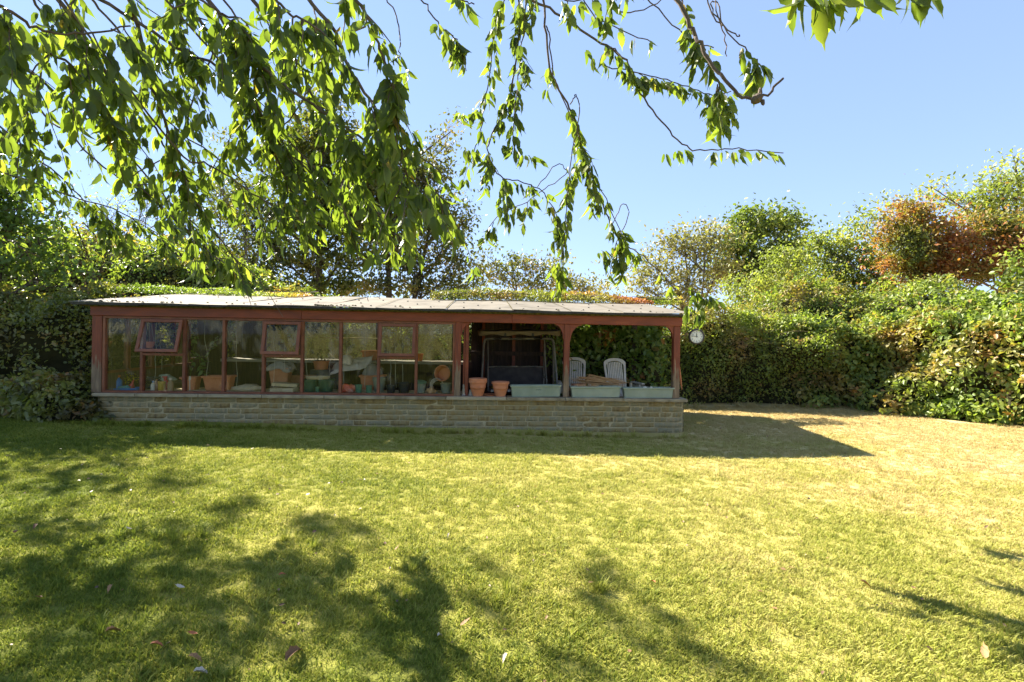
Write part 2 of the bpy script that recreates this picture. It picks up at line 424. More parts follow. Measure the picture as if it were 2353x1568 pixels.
def ground_mesh():
    xs = np.concatenate([[-900,-400,-150,-60,-35,-24], np.arange(-18, 18.01, .3), [24,35,60,150,400,900]])
    ys = np.concatenate([[-900,-300,-80,-30,-12], np.arange(-6, 24.01, .3), [32,45,70,150,400,1500]])
    X, Y = np.meshgrid(xs, ys); Z = gz(X, Y)
    v = np.stack([X, Y, Z], -1).reshape(-1, 3); nx = len(xs)
    f = []
    for j in range(len(ys)-1):
        for i in range(nx-1):
            f.append((j*nx+i, j*nx+i+1, (j+1)*nx+i+1, (j+1)*nx+i))
    m = bpy.data.meshes.new('lawn_ground'); m.from_pydata(v.tolist(), [], f)
    m.polygons.foreach_set('use_smooth', [True]*len(f))
    return m

# turf colour: green near left, straw towards the far right, in patches
def turf(name, blade):
    m, nt = nodes(name); L = nt.links.new
    out = N(nt, 'ShaderNodeOutputMaterial'); g = N(nt, 'ShaderNodeNewGeometry')
    sp = N(nt, 'ShaderNodeSeparateXYZ'); L(g.outputs['Position'], sp.inputs[0])
    a = N(nt, 'ShaderNodeMath', operation='MULTIPLY_ADD'); L(sp.outputs[0], a.inputs[0]); a.inputs[1].default_value = .06; a.inputs[2].default_value = -.255
    b_ = N(nt, 'ShaderNodeMath', operation='MULTIPLY_ADD'); L(sp.outputs[1], b_.inputs[0]); b_.inputs[1].default_value = .050; L(a.outputs[0], b_.inputs[2])
    n1 = N(nt, 'ShaderNodeTexNoise'); n1.inputs['Scale'].default_value = .9; n1.inputs['Detail'].default_value = 5; L(g.outputs['Position'], n1.inputs['Vector'])
    n2 = N(nt, 'ShaderNodeTexNoise'); n2.inputs['Scale'].default_value = 9; n2.inputs['Detail'].default_value = 5; L(g.outputs['Position'], n2.inputs['Vector'])
    c = N(nt, 'ShaderNodeMath', operation='MULTIPLY_ADD'); L(n1.outputs['Fac'], c.inputs[0]); c.inputs[1].default_value = .8; L(b_.outputs[0], c.inputs[2])
    d = N(nt, 'ShaderNodeMath', operation='MULTIPLY_ADD'); L(n2.outputs['Fac'], d.inputs[0]); d.inputs[1].default_value = .32; L(c.outputs[0], d.inputs[2])
    src = d.outputs[0]
    if blade:
        at = N(nt, 'ShaderNodeAttribute', attribute_name='lc')
        e = N(nt, 'ShaderNodeMath', operation='MULTIPLY_ADD'); L(at.outputs['Fac'], e.inputs[0]); e.inputs[1].default_value = .35; L(d.outputs[0], e.inputs[2]); 
        f_ = N(nt, 'ShaderNodeMath', operation='SUBTRACT'); L(e.outputs[0], f_.inputs[0]); f_.inputs[1].default_value = .17
        src = f_.outputs[0]
    st = [(.22,(.145,.19,.022)),(.42,(.275,.295,.037)),(.66,(.41,.40,.092)),(.88,(.47,.405,.14)),(1.0,(.52,.41,.18))] if blade else \
         [(.25,(.13,.15,.025)),(.48,(.25,.23,.05)),(.68,(.36,.31,.09)),(.88,(.45,.36,.14)),(1,(.50,.385,.18))]
    r = ramp(nt, st); L(src, r.inputs[0])
    if blade:
        b = N(nt, 'ShaderNodeBsdfPrincipled'); b.inputs['Roughness'].default_value = .6; b.inputs['Specular IOR Level'].default_value = .2
        L(r.outputs[0], b.inputs['Base Color'])
        tr = N(nt, 'ShaderNodeBsdfTranslucent'); L(r.outputs[0], tr.inputs[0])
        ms = N(nt, 'ShaderNodeMixShader'); ms.inputs[0].default_value = .45; L(b.outputs[0], ms.inputs[1]); L(tr.outputs[0], ms.inputs[2]); L(ms.outputs[0], out.inputs[0])
    else:
        b = N(nt, 'ShaderNodeBsdfPrincipled'); b.inputs['Roughness'].default_value = 1; b.inputs['Specular IOR Level'].default_value = .1
        L(r.outputs[0], b.inputs['Base Color'])
        bp = N(nt, 'ShaderNodeBump'); bp.inputs['Distance'].default_value = .03; bp.inputs['Strength'].default_value = .7
        n3 = N(nt, 'ShaderNodeTexNoise'); n3.inputs['Scale'].default_value = 45; n3.inputs['Detail'].default_value = 4; L(g.outputs['Position'], n3.inputs['Vector'])
        L(n3.outputs['Fac'], bp.inputs['Height']); L(bp.outputs[0], b.inputs['Normal']); L(b.outputs[0], out.inputs[0])
    return m
M['turf'] = turf('turf_soil', False); M['blade'] = turf('grass_blade', True)
gm = ground_mesh(); gm.materials.append(M['turf'])
ground = link('ground', gm); ground['kind'] = 'structure'

def tri_mesh(name, V, Fc, mat, lc=None, smooth=False):
    m = bpy.data.meshes.new(name)
    V = np.ascontiguousarray(V, dtype=np.float32).reshape(-1, 3); Fc = np.ascontiguousarray(Fc, dtype=np.int32).reshape(-1, 3)
    m.vertices.add(len(V)); m.vertices.foreach_set('co', V.ravel())
    m.loops.add(Fc.size); m.loops.foreach_set('vertex_index', Fc.ravel())
    m.polygons.add(len(Fc)); m.polygons.foreach_set('loop_start', np.arange(0, Fc.size, 3, dtype=np.int32))
    m.polygons.foreach_set('loop_total', np.full(len(Fc), 3, dtype=np.int32))
    if smooth: m.polygons.foreach_set('use_smooth', np.ones(len(Fc), dtype=bool))
    m.update(calc_edges=True)
    if lc is not None:
        a = m.attributes.new('lc', 'FLOAT', 'FACE'); a.data.foreach_set('value', np.ascontiguousarray(lc, dtype=np.float32))
    m.materials.append(mat)
    return m

def nrm(a): return a/np.maximum(np.linalg.norm(a, axis=-1, keepdims=True), 1e-9)
# simple six-point leaf, folded on its midrib
HEX = (np.array([(0,0,0),(.28,-.26,.07),(.68,-.22,.03),(1,0,-.08),(.68,.22,.03),(.28,.26,.07)]), np.array([(0,1,2),(0,2,3),(0,3,4),(0,4,5)]))
def ovate(wid=.25, fold=.3, curl=.15, serr=.02, n=7, twist=0):
    t = np.linspace(0, 1, n+1)[1:-1]
    w = wid*np.sin(np.pi*t**.85)**.8*(1-.25*t) + serr*np.array([(-1)**i for i in range(len(t))])
    w[-1] *= .55
    V = [(0,0,0)]
    for a, b in zip(t, w):
        z = -curl*a*a
        V += [(a,-b,z+b*fold+twist*a*b),(a,0,z),(a,b,z+b*fold-twist*a*b)]
    V.append((1.04,0,-curl*1.1)); k = len(t); Fc = []
    Fc += [(0,1,2),(0,2,3)]
    for i in range(k-1):
        a = 1+3*i; b = a+3
        Fc += [(a,b,b+1),(a,b+1,a+1),(a+1,b+1,b+2),(a+1,b+2,a+2)]
    a = 1+3*(k-1); Fc += [(a,len(V)-1,a+1),(a+1,len(V)-1,a+2)]
    return np.array(V), np.array(Fc)

def leaves(name, P, D, Nm, size, mat, parent=None, tpl=HEX, seed=0, wvar=.25, smooth=False, lc=None, kind='stuff'):
    r = np.random.default_rng(seed); n = len(P)
    P = np.asarray(P, float); D = nrm(np.asarray(D, float)); Nm = np.asarray(Nm, float)
    Y = nrm(np.cross(Nm, D)); Z = np.cross(D, Y)
    tpls = tpl if isinstance(tpl, list) else [tpl]
    Vs = []; Fs = []; Ls = []; base = 0
    size = np.broadcast_to(size, (n,)).astype(float)
    if lc is None: lc = r.random(n)
    which = r.integers(0, len(tpls), n)
    for k, (tv, tf) in enumerate(tpls):
        idx = np.nonzero(which == k)[0]
        if not len(idx): continue
        s = size[idx][:,None,None]; wv = (1 + wvar*(r.random(len(idx))-.5)*2)[:,None,None]
        V = P[idx][:,None,:] + s*(D[idx][:,None,:]*tv[None,:,0:1] + wv*Y[idx][:,None,:]*tv[None,:,1:2] + Z[idx][:,None,:]*tv[None,:,2:3])
        Fc = tf[None] + (base + np.arange(len(idx))*len(tv))[:,None,None]
        base += len(idx)*len(tv)
        Vs.append(V.reshape(-1,3)); Fs.append(Fc.reshape(-1,3)); Ls.append(np.repeat(lc[idx], len(tf)))
    me = tri_mesh(name, np.concatenate(Vs), np.concatenate(Fs), mat, np.concatenate(Ls), smooth)
    o = link(name, me, parent)
    if kind: o['kind'] = kind
    return o

# ------------------------------------------------------------------ grass (scattered tufts)
def tuft(i):
    r = np.random.default_rng(100+i); n = 26
    a = r.random(n)*2*np.pi; rad = .045*np.sqrt(r.random(n))
    base = np.stack([np.cos(a)*rad, np.sin(a)*rad, np.full(n, -.006)], -1)
    h = .013 + .020*r.random(n)**1.5; w = .0018 + .0016*r.random(n)
    b = r.random(n)*2*np.pi; lean = np.stack([np.cos(b), np.sin(b), 0*b], -1)*(.35+.9*r.random(n))[:,None]
    side = np.stack([-np.sin(b+.5), np.cos(b+.5), 0*b], -1)
    up = np.array([0,0,1.])
    mid = base + up*h[:,None]*.6 + lean*h[:,None]*.35; tip = base + up*h[:,None] + lean*h[:,None]
    V = np.stack([base-side*w[:,None], base+side*w[:,None], mid-side*w[:,None]*.8, mid+side*w[:,None]*.8, tip], 1)
    Fc = np.array([(0,1,3),(0,3,2),(2,3,4)])[None] + (np.arange(n)*5)[:,None,None]
    m = tri_mesh('grass_tuft', V.reshape(-1,3), Fc.reshape(-1,3), M['blade'], np.repeat(r.random(n), 3))
    return bpy.data.objects.new('grass_tuft', m)
tc_ = bpy.data.collections.new('grass_tufts')
for i in range(6): tc_.objects.link(tuft(i))

def scatter(name, quads, coll, dens, smin, smax, label):
    m = bpy.data.meshes.new(name); xs = []; f = []; v = []; dn = []
    idx = {}
    for (x, y, dd) in quads:
        q = []
        for (a, b) in ((x,y),(x+.3,y),(x+.3,y+.3),(x,y+.3)):
            k = (round(a,2), round(b,2))
            if k not in idx: idx[k] = len(v); v.append((a, b, 0))
            q.append(idx[k])
        f.append(q); dn.append(dd)
    va = np.array(v); va[:,2] = gz(va[:,0], va[:,1]) + .001
    m.from_pydata(va.tolist(), [], f)
    at = m.attributes.new('dens', 'FLOAT', 'FACE'); at.data.foreach_set('value', dn)
    m.materials.append(M['turf'])
    o = link(name, m); tag(o, label, 'grass', kind='stuff')
    ng = bpy.data.node_groups.new(name, 'GeometryNodeTree')
    ng.interface.new_socket('Geometry', in_out='INPUT', socket_type='NodeSocketGeometry')
    ng.interface.new_socket('Geometry', in_out='OUTPUT', socket_type='NodeSocketGeometry')
    n = ng.nodes; L = ng.links.new
    gi = n.new('NodeGroupInput'); go = n.new('NodeGroupOutput')
    dp = n.new('GeometryNodeDistributePointsOnFaces'); dp.distribute_method = 'RANDOM'
    na = n.new('GeometryNodeInputNamedAttribute'); na.data_type = 'FLOAT'; na.inputs['Name'].default_value = 'dens'
    mu = n.new('ShaderNodeMath'); mu.operation = 'MULTIPLY'; mu.inputs[1].default_value = dens
    L(na.outputs[0], mu.inputs[0]); L(mu.outputs[0], dp.inputs['Density'])
    L(gi.outputs[0], dp.inputs['Mesh'])
    ip = n.new('GeometryNodeInstanceOnPoints'); ci = n.new('GeometryNodeCollectionInfo')
    ci.inputs['Collection'].default_value = coll; ci.inputs['Separate Children'].default_value = True; ci.inputs['Reset Children'].default_value = True
    L(ci.outputs[0], ip.inputs['Instance']); ip.inputs['Pick Instance'].default_value = True
    rv = n.new('FunctionNodeRandomValue'); rv.data_type = 'FLOAT_VECTOR'; rv.inputs[0].default_value = (-.15,-.15,0); rv.inputs[1].default_value = (.15,.15,6.283)
    L(rv.outputs[0], ip.inputs['Rotation'])
    rs = n.new('FunctionNodeRandomValue'); rs.data_type = 'FLOAT'; rs.inputs[2].default_value = smin; rs.inputs[3].default_value = smax
    nz = n.new('ShaderNodeTexNoise'); nz.inputs['Scale'].default_value = 2.2; nz.inputs['Detail'].default_value = 3
    mm = n.new('ShaderNodeMapRange'); mm.inputs[1].default_value = .35; mm.inputs[2].default_value = .68; mm.inputs[3].default_value = .75; mm.inputs[4].default_value = 1.3
    L(nz.outputs[0], mm.inputs[0])
    m3 = n.new('ShaderNodeMath'); m3.operation = 'MULTIPLY'; L(rs.outputs[1], m3.inputs[0]); L(mm.outputs[0], m3.inputs[1])
    L(m3.outputs[0], ip.inputs['Scale'])
    L(dp.outputs['Points'], ip.inputs['Points']); L(ip.outputs[0], go.inputs[0])
    md = o.modifiers.new('scatter', 'NODES'); md.node_group = ng
    return o
cells = []
for x in np.arange(-10.5, 11.4, .3):
    for y in np.arange(1.2, 11.7, .3):
        if abs(x) > y*1.12 + .9: continue
        if y > 7.5 and x < 2.7 and y > 7.45 + .056*x: continue
        if y > 10.9 or (x > 7.6 and y > 8.9): continue
        d = 1.0 if y < 3.5 else (.75 if y < 5.5 else .6)
        cells.append((float(x), float(y), d))
grass = scatter('grass', cells, tc_, 620, .8, 1.25, 'short mown lawn grass, green near the camera and straw dry at the far right')

# longer tufts: along the foot of the wall and hedges and here and there in the lawn
def long_tuft(i):
    r = np.random.default_rng(300+i); n = 30
    a = r.random(n)*2*np.pi; rad = .03*np.sqrt(r.random(n))
    base = np.stack([np.cos(a)*rad, np.sin(a)*rad, np.full(n, -.006)], -1)
    h = .05 + .07*r.random(n); w = .0018 + .0018*r.random(n); b = a + r.normal(0,.5,n)
    lean = np.stack([np.cos(b), np.sin(b), 0*b], -1)*(.3+.6*r.random(n))[:,None]; side = np.stack([-np.sin(b), np.cos(b), 0*b], -1); up = np.array([0,0,1.])
    m1 = base + up*h[:,None]*.6 + lean*h[:,None]*.3; m2 = base + up*h[:,None]*.9 + lean*h[:,None]*.75; tip = base + up*h[:,None]*.95 + lean*h[:,None]*1.15
    V = np.stack([base-side*w[:,None], base+side*w[:,None], m1-side*w[:,None], m1+side*w[:,None], m2-side*w[:,None]*.6, m2+side*w[:,None]*.6, tip], 1)
    Fc = np.array([(0,1,3),(0,3,2),(2,3,5),(2,5,4),(4,5,6)])[None] + (np.arange(n)*7)[:,None,None]
    return tri_mesh('long_tuft', V.reshape(-1,3), Fc.reshape(-1,3), M['blade'], np.repeat(r.random(n)*.6, 5))
lts = [long_tuft(i) for i in range(5)]
rl = np.random.default_rng(55); VV=[]; FF=[]; LL=[]; base_=0
spots = [(u, 7.60+.056*u + rl.normal()*.04, rl.uniform(.5,1.1)) for u in rl.uniform(-6.3, 2.8, 190)]
spots += [(x, 10.95+rl.normal()*.1, rl.uniform(.6,1.3)) for x in rl.uniform(2.9, 7.6, 70)]
for _ in range(34):
    y = rl.uniform(1.9, 6.5); x = rl.uniform(-1, 1)*y
    for k in range(int(rl.integers(1, 5))): spots.append((x+rl.normal()*.06, y+rl.normal()*.06, rl.uniform(.45,.9)))
for (x, y, s_) in spots:
    m_ = lts[int(rl.integers(0,5))]; nv = len(m_.vertices); co = np.empty(nv*3, np.float32); m_.vertices.foreach_get('co', co); co = co.reshape(-1,3)*s_
    th = rl.uniform(0, 6.28); c_, q_ = math.cos(th), math.sin(th)
    co = np.stack([co[:,0]*c_-co[:,1]*q_, co[:,0]*q_+co[:,1]*c_, co[:,2]], -1) + (x, y, gzf(x, y))
    fa = np.empty(len(m_.polygons)*3, np.int32); m_.polygons.foreach_get('vertices', fa); lc_ = np.empty(len(m_.polygons), np.float32); m_.attributes['lc'].data.foreach_get('value', lc_)
    VV.append(co); FF.append(fa.reshape(-1,3)+base_); LL.append(lc_); base_ += nv
lg = link('long_grass', tri_mesh('long_grass', np.concatenate(VV), np.concatenate(FF), M['blade'], np.concatenate(LL)))
tag(lg, 'longer uncut grass tufts along the foot of the brick wall and dotted in the lawn', 'grass', kind='stuff')

# ------------------------------------------------------------------ the shelter
B0 = W(218, 903, 7.65)
BM = Matrix.Translation(B0) @ Euler((0, 0.0173, math.atan(.056))).to_matrix().to_4x4()
BI = BM.inverted()
def BL(u, v, w): return BM @ Vector((u, v, w))
def UW(px, py, v):
    o = BI @ Vector((0, 0, CAM_Z)); d = (BI.to_3x3() @ (W(px, py, 1) - Vector((0, 0, CAM_Z))))
    t = (v - o.y)/d.y
    return (o + d*t).x, (o + d*t).z
def U(px, v=0): return UW(px, 850, v)[0]
ROT = math.atan(.056)
UEND = U(1572)
DEP = 2.4

sh = empty('garden_shelter', B0, 0, 'long low red timber greenhouse with open bays, brick base and pale roof', 'greenhouse')
sh.rotation_euler = (0, 0.0173, ROT)

# brick base (mortar core with bricks standing proud)
bw = MB().box(0.02, UEND, .0375, .25, -.72, -.052).build('base_wall', M['mortar'], sh)
bs = MB().box(0.02, .2, .255, DEP, -.72, -.052).build('side_wall', M['mortar'], sh)
bs2 = MB().box(UEND-.2, UEND, .255, DEP, -.72, -.052).build('side_wall', M['mortar'], sh)
def brick_mesh(seed):
    r = random.Random(seed); mb = MB(); nx, nz = 5, 3
    vs = []
    for j in range(nz+1):
        for i in range(nx+1):
            e = (i in (0, nx)) or (j in (0, nz))
            x = i/nx + (0 if i in (0, nx) else r.uniform(-.05, .05)); z = j/nz
            if i in (0, nx): x += r.uniform(-.004, .004)
            y = r.uniform(-.004, .004) + (.008 if e else -.004)
            vs.append((x, y, z*.071 + (r.uniform(-.002,.002) if j in (0, nz) else 0)))
    fs = [(j*(nx+1)+i, j*(nx+1)+i+1, (j+1)*(nx+1)+i+1, (j+1)*(nx+1)+i) for j in range(nz) for i in range(nx)]
    mb.add(vs, fs)
    mb.box(0, 1, .012, .05, .001, .070)
    # rim joining front skin to the body
    return mb.mesh('brick', M['brick'])
bms = [brick_mesh(s) for s in range(8)]
rb = random.Random(3)
def course(parent, length, M0, w, maxn):
    x = -rb.uniform(0, .2)
    while x < length - .05:
        l = rb.choice([.2, .24, .3, .36, .42, .46, .48])
        a, b = max(x, 0), min(x+l, length)
        if length - b < .1: b = length
        if b - a > .05:
            o = link('brick', rb.choice(bms), parent)
            o.matrix_parent_inverse = Matrix()
            loc = M0 @ Vector((a+.006, rb.uniform(-.003, .003), w))
            o.location = loc; o.rotation_euler = M0.to_euler()
            o.scale = (b-a-.012, 1, 1)
        x = b if b == length else x + l
for c in range(7):
    w = -.052 - (c+1)*.083 + .004
    course(bw, UEND-.03, Matrix.Translation((.025, .028, 0)), w, 999)
for c in range(7):
    w = -.052 - (c+1)*.083 + .004
    course(bs2, DEP-.1, Matrix.Translation((UEND+.032, .04, 0)) @ Matrix.Rotation(R(90), 4, 'Z'), w, 999)

# coping slabs
x = -.03; i = 0
while x < UEND + .02:
    l = [.62, .92, .93, .93, .92, .93, .94, .92, .93, .93, .92, .93][i]
    e = min(x+l, UEND+.06)
    if UEND + .06 - e < .2: e = UEND + .06
    o = MB().box(x+.004, e-.004, -.035+random.uniform(-.004,.004), .27, -.05, random.uniform(-.003, .0)).build('coping_slab', M['coping'], sh, bev=.006)
    x = e; i += 1
MB().box(UEND-.2, UEND+.05, .28, DEP, -.05, -.001).build('coping_slab', M['coping'], sh, bev=.006)
MB().box(.0, .22, .28, DEP, -.05, -.001).build('coping_slab', M['coping'], sh, bev=.006)

# floor inside
MB().box(.15, UEND-.15, .255, DEP, -.64, -.55).build('floor_slab', M['floor'], sh)

# front posts
BB, BT = 1.155, 1.305
def post(u0, u1, v0=.03, v1=.13, w0=.0, w1=BB, mat='post'):
    return MB().box(u0, u1, v0, v1, w0, w1).build('post', M[mat], sh, bev=.004)
post(U(206), U(229), .03, .14)
pa, pb = U(1044), U(1058); post(pa, pb)
pc, pd = U(1296), U(1309); post(pc, pd)
pe, pf = U(1549), U(1564); post(pe, pf)
# arched corner brackets
def bracket(u, sgn, a, b):
    pts = [(u, BB), (u+sgn*a, BB)]
    for k in range(9):
        t = k/8*math.pi/2
        pts.append((u + sgn*a - sgn*(a-.012)*math.sin(t), BB - .015 - (b-.015)*(1-math.cos(t))))
    pts.append((u, BB-b))
    if sgn < 0: pts = pts[::-1]
    MB().prism(pts, .045, .10).build('corner_bracket', M['red_wood'], sh)
bracket(pb+.002, 1, .15, .20); bracket(pc-.002, -1, .14, .24); bracket(pd+.002, 1, .19, .26); bracket(pe-.002, -1, .13, .20)
# split timber strip peeling from the last post
MB().tube([(pf+.01,.08,.52),(pf+.03,.07,.30),(pf+.055,.07,.14)], [.008,.016,.006], 4).build('split_strip', M['terracotta'], sh)

# beam in three lengths, fascia and eaves
cuts = [-.10, U(690), U(1175), U(1567)]
for a, b in zip(cuts[:-1], cuts[1:]):
    MB().box(a+.001, b-.001, .012, .125, BB+.002, BT).build('beam', M['red_wood'], sh, bev=.005)
RV0, RV1, RW0, RW1 = -.10, 2.62, 1.352, 1.675
def rw(v): return RW0 + (RW1-RW0)*(v-RV0)/(RV1-RV0)
# eaves board, mossy drip strip
MB().box(-.2, UEND+.02, -.055, -.012, BT-.012, RW0-.016).build('eaves_board', M['moss'], sh, bev=.003)
mb = MB(); r_ = random.Random(5); u = -.28
while u < UEND + .06:
    l = r_.uniform(.12, .5); e = min(u+l, UEND+.07)
    mb.box(u, e, RV0-.012-r_.uniform(0,.012), -.057, RW0-.02-r_.uniform(.008,.022), RW0-.007)
    u = e+.001
mb.build('drip_edge', M['felt'], sh)
for u in np.arange(.1, UEND, .61):
    s = (RW1-RW0)/(RV1-RV0)
    v0, v1 = .0, DEP+.12
    mb = MB(); z0 = rw(v0)-.10; z1 = rw(v1)-.10
    mb.add([(u,v0,z0+.03),(u+.05,v0,z0+.03),(u+.05,v1,z1),(u,v1,z1),(u,v0,z0+.088),(u+.05,v0,z0+.088),(u+.05,v1,z1+.088),(u,v1,z1+.088)],
           [(0,3,2,1),(4,5,6,7),(0,1,5,4),(1,2,6,5),(2,3,7,6),(3,0,4,7)])
    mb.build('rafter', M['dark_wood'], sh)
# roof sheets
seam = [-.32, U(430,-.1), U(520,-.1), U(625,-.1), U(745,-.1), U(860,-.1), U(1022,-.1), U(1176,-.1), U(1310,-.1), U(1430,-.1), UEND+.08]
for i in range(len(seam)-1):
    a, b = seam[i], seam[i+1]; r_ = random.Random(40+i)
    vs = []; nu, nv = 6, 6
    ph = r_.uniform(0, 6)
    lift = .004 if i % 2 else 0
    back = RV1 + r_.uniform(-.02, .03)
    for j in range(nv+1):
        for k in range(nu+1):
            uu = a + .003 + (b-a-.006)*k/nu; vv = RV0 + r_.uniform(-.006,.006)*(j == 0) + (back-RV0)*j/nv
            sag = .007*math.sin(uu*2.1+1) + .005*math.sin(uu*5+vv*2+ph)
            vs.append((uu, vv, rw(vv) + sag + lift))
    n = len(vs)
    vs += [(x_, y_, z_-.010) for x_, y_, z_ in vs]
    fs = []
    for j in range(nv):
        for k in range(nu):
            q = (j*(nu+1)+k, j*(nu+1)+k+1, (j+1)*(nu+1)+k+1, (j+1)*(nu+1)+k)
            fs.append(q); fs.append(tuple(n+x_ for x_ in q[::-1]))
    for k in range(nu): fs.append((k, n+k, n+k+1, k+1)); t = nv*(nu+1)+k; fs.append((t, t+1, n+t+1, n+t))
    for j in range(nv): t = j*(nu+1); fs.append((t, t+nu+1, n+t+nu+1, n+t)); t += nu; fs.append((t, n+t, n+t+nu+1, t+nu+1))
    o = MB().add(vs, fs).build('roof_sheet', M['roof'], sh)
    # dark lap strip on each joint and fixings with washers
    if i:
        MB().add([(a-.007,RV0+.01,rw(RV0)+.014),(a+.007,RV0+.01,rw(RV0)+.014),(a+.007,RV1-.05,rw(RV1)+.014),(a-.007,RV1-.05,rw(RV1)+.014)], [(0,1,2,3)]).build('joint_strip', M['moss'], o)
    mb = MB()
    for (vv, uu) in [(.12,.25),(.12,.8),(.75,.5),(1.5,.2),(1.6,.75),(2.3,.5)]:
        mb.lathe([(.016,0),(.016,.006),(.009,.014)], 6, T(a+(b-a)*uu+r_.uniform(-.05,.05), vv, rw(vv)+.006))
    mb.build('fixing', M['felt'], o)
mb = MB(); r_ = random.Random(9)
for k in range(90):
    u = r_.choice([r_.uniform(0, UEND), U(760)+r_.gauss(0,.12), U(735)+r_.gauss(0,.1), U(330)+r_.gauss(0,.3)]); v = RV0 + abs(r_.gauss(0,.10)) + .01
    s = r_.uniform(.006, .024)
    mb.lathe([(s,0),(s*.8,s*.5),(s*.3,s*.8)], 6, T(u, v, rw(v)+.008))
mb.build('moss_clumps', M['moss'], sh)['kind'] = 'stuff'

# ---- windows of the front
mull = [U(p) for p in (321, 419, 510, 602, 691, 780, 868, 955)]
left_edge, right_edge = U(230), pa - .002
MB().box(left_edge, right_edge, .035, .10, .0, .032).build('window_sill', M['red_frame'], sh, bev=.003)
MB().box(left_edge, right_edge, .035, .10, BB-.035, BB-.001).build('window_head', M['red_frame'], sh, bev=.003)
MB().box(left_edge+.001, left_edge+.04, .034, .101, .033, BB-.036).build('window_jamb', M['red_frame'], sh, bev=.003)
MB().box(right_edge-.03, right_edge-.001, .034, .101, .033, BB-.036).build('window_jamb', M['red_frame'], sh, bev=.003)
for m_ in mull:
    MB().box(m_-.02, m_+.02, .03, .105, .033, BB-.036).build('mullion', M['red_frame'], sh, bev=.003)
edges = [left_edge+.02] + mull + [right_edge-.01]
def pane(a, b, z0, z1, v, parent=None, mat='glass'):
    return MB().box(a, b, v, v+.004, z0, z1).build('pane', M[mat], parent or sh)
ang = {1: 17, 4: 12, 7: 10}
for i in range(9):
    a, b = edges[i]+.021, edges[i+1]-.021
    if i in ang:
        tz = .585
        MB().box(a, b, .036, .098, tz-.018, tz+.018).build('transom', M['red_frame'], sh, bev=.003)
        pane(a, b, .034, tz-.019, .07)
        # top hung sash, open at the bottom
        h = BB-.04-(tz+.022); th = R(ang[i])
        sash = empty('sash', (0, .02, BB-.042)); sash.parent = sh; sash.rotation_euler = (-th, 0, 0)
        f = MB(); w_ = .045; a2, b2 = a-.012, b+.012
        f.box(a2, b2, -.018, .018, -w_, 0).box(a2, b2, -.018, .018, -h, -h+w_)
        f.box(a2, a2+w_, -.018, .018, -h+w_, -w_).box(b2-w_, b2, -.018, .018, -h+w_, -w_)
        f.build('sash_frame', M['red_frame'], sash, bev=.003)
        pane(a2+w_, b2-w_, -h+w_, -w_, -.003, sash)
        sh_stay = MB().tube([((a+b)/2, .0, -h+.01), ((a+b)/2, .12, -h+.0)], .004, 4).build('stay', M['stone'], sash)
    else:
        pane(a, b, .034, BB-.036, .07)

# left glazed side wall
MB().box(.03, .055, .145, DEP-.05, 0, .28).build('side_boarding', M['brown_wood'], sh)
MB().box(.02, .085, .145, DEP-.05, .28, .32).build('window_sill', M['red_frame'], sh)
MB().box(.02, .085, .145, DEP-.05, BB-.02, BB+.03).build('window_head', M['red_frame'], sh)
for k, v in enumerate((.6, 1.2, 1.8, 2.3)):
    MB().box(.02, .09, v-.03, v+.03, .322, BB-.022).build('mullion', M['red_frame'], sh)
    v0 = (.15, .63, 1.23, 1.83)[k]
    MB().box(.05, .054, v0, v-.03, .322, BB-.022).build('pane', M['back_glass'], sh)

# back wall: boards and old glazing
up = U(1062, 0)+.02
r_ = random.Random(17)
u = .03
while u < UEND - .05:
    w_ = min(.145, UEND-u)
    open_bay = u > U(1300, 2.3)
    if open_bay: pass
    elif u < up:
        x0 = u
        top = 1.52 if (U(520,2.3) < u < U(592,2.3)) or u < U(505,2.3) and u > U(440,2.3) else .42
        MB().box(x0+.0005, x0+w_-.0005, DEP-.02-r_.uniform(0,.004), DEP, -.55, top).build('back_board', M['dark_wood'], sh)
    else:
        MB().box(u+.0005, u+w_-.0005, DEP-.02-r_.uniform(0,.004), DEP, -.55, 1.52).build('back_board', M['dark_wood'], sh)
    u += w_
for p in (300, 420, 515, 600, 690, 780, 865, 955, 1040):
    uu = U(p, 2.3)
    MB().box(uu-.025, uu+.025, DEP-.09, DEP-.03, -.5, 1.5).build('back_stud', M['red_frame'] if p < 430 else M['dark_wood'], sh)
bp = [U(p, 2.3) for p in (300, 420)] ; pane(bp[0], bp[1], .42, 1.45, DEP-.015, None, 'back_glass')
for a, b in ((600,690),(690,780),(780,865),(865,955),(955,1040)):
    pane(U(a,2.3)+.03, U(b,2.3)-.03, .43, 1.45, DEP-.015, None, 'back_glass')
for p in (1110, 1180, 1245):
    uu = U(p, 2.25); MB().box(uu-.03, uu+.03, DEP-.08, DEP-.026, -.5, 1.5).build('back_stud', M['red_wood'], sh)
MB().box(up+.05, U(1300,2.3), DEP-.12, DEP-.082, .55, .63).build('back_rail', M['dark_wood'], sh)
for p in (1300, 1560):
    uu = U(p, 2.25) if p == 1300 else UEND-.12
    MB().box(uu-.05, uu+.05, DEP-.1, DEP-.0, -.5, 1.5).build('back_post', M['dark_wood'], sh)
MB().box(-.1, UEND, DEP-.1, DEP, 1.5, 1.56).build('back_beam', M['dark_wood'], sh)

# partition between glasshouse and open bay
v = .14; k = 0
while v < DEP-.15:
    MB().box(up-.012, up+.012+(.004 if k % 2 else 0), v, v+.116, -.55, BB+.05+.12*v).build('partition_board', M['red_wood'], sh)
    v += .12; k += 1
MB().box(up+.02, up+.07, .135, .20, -.05, BB).build('door_frame', M['red_wood'], sh)

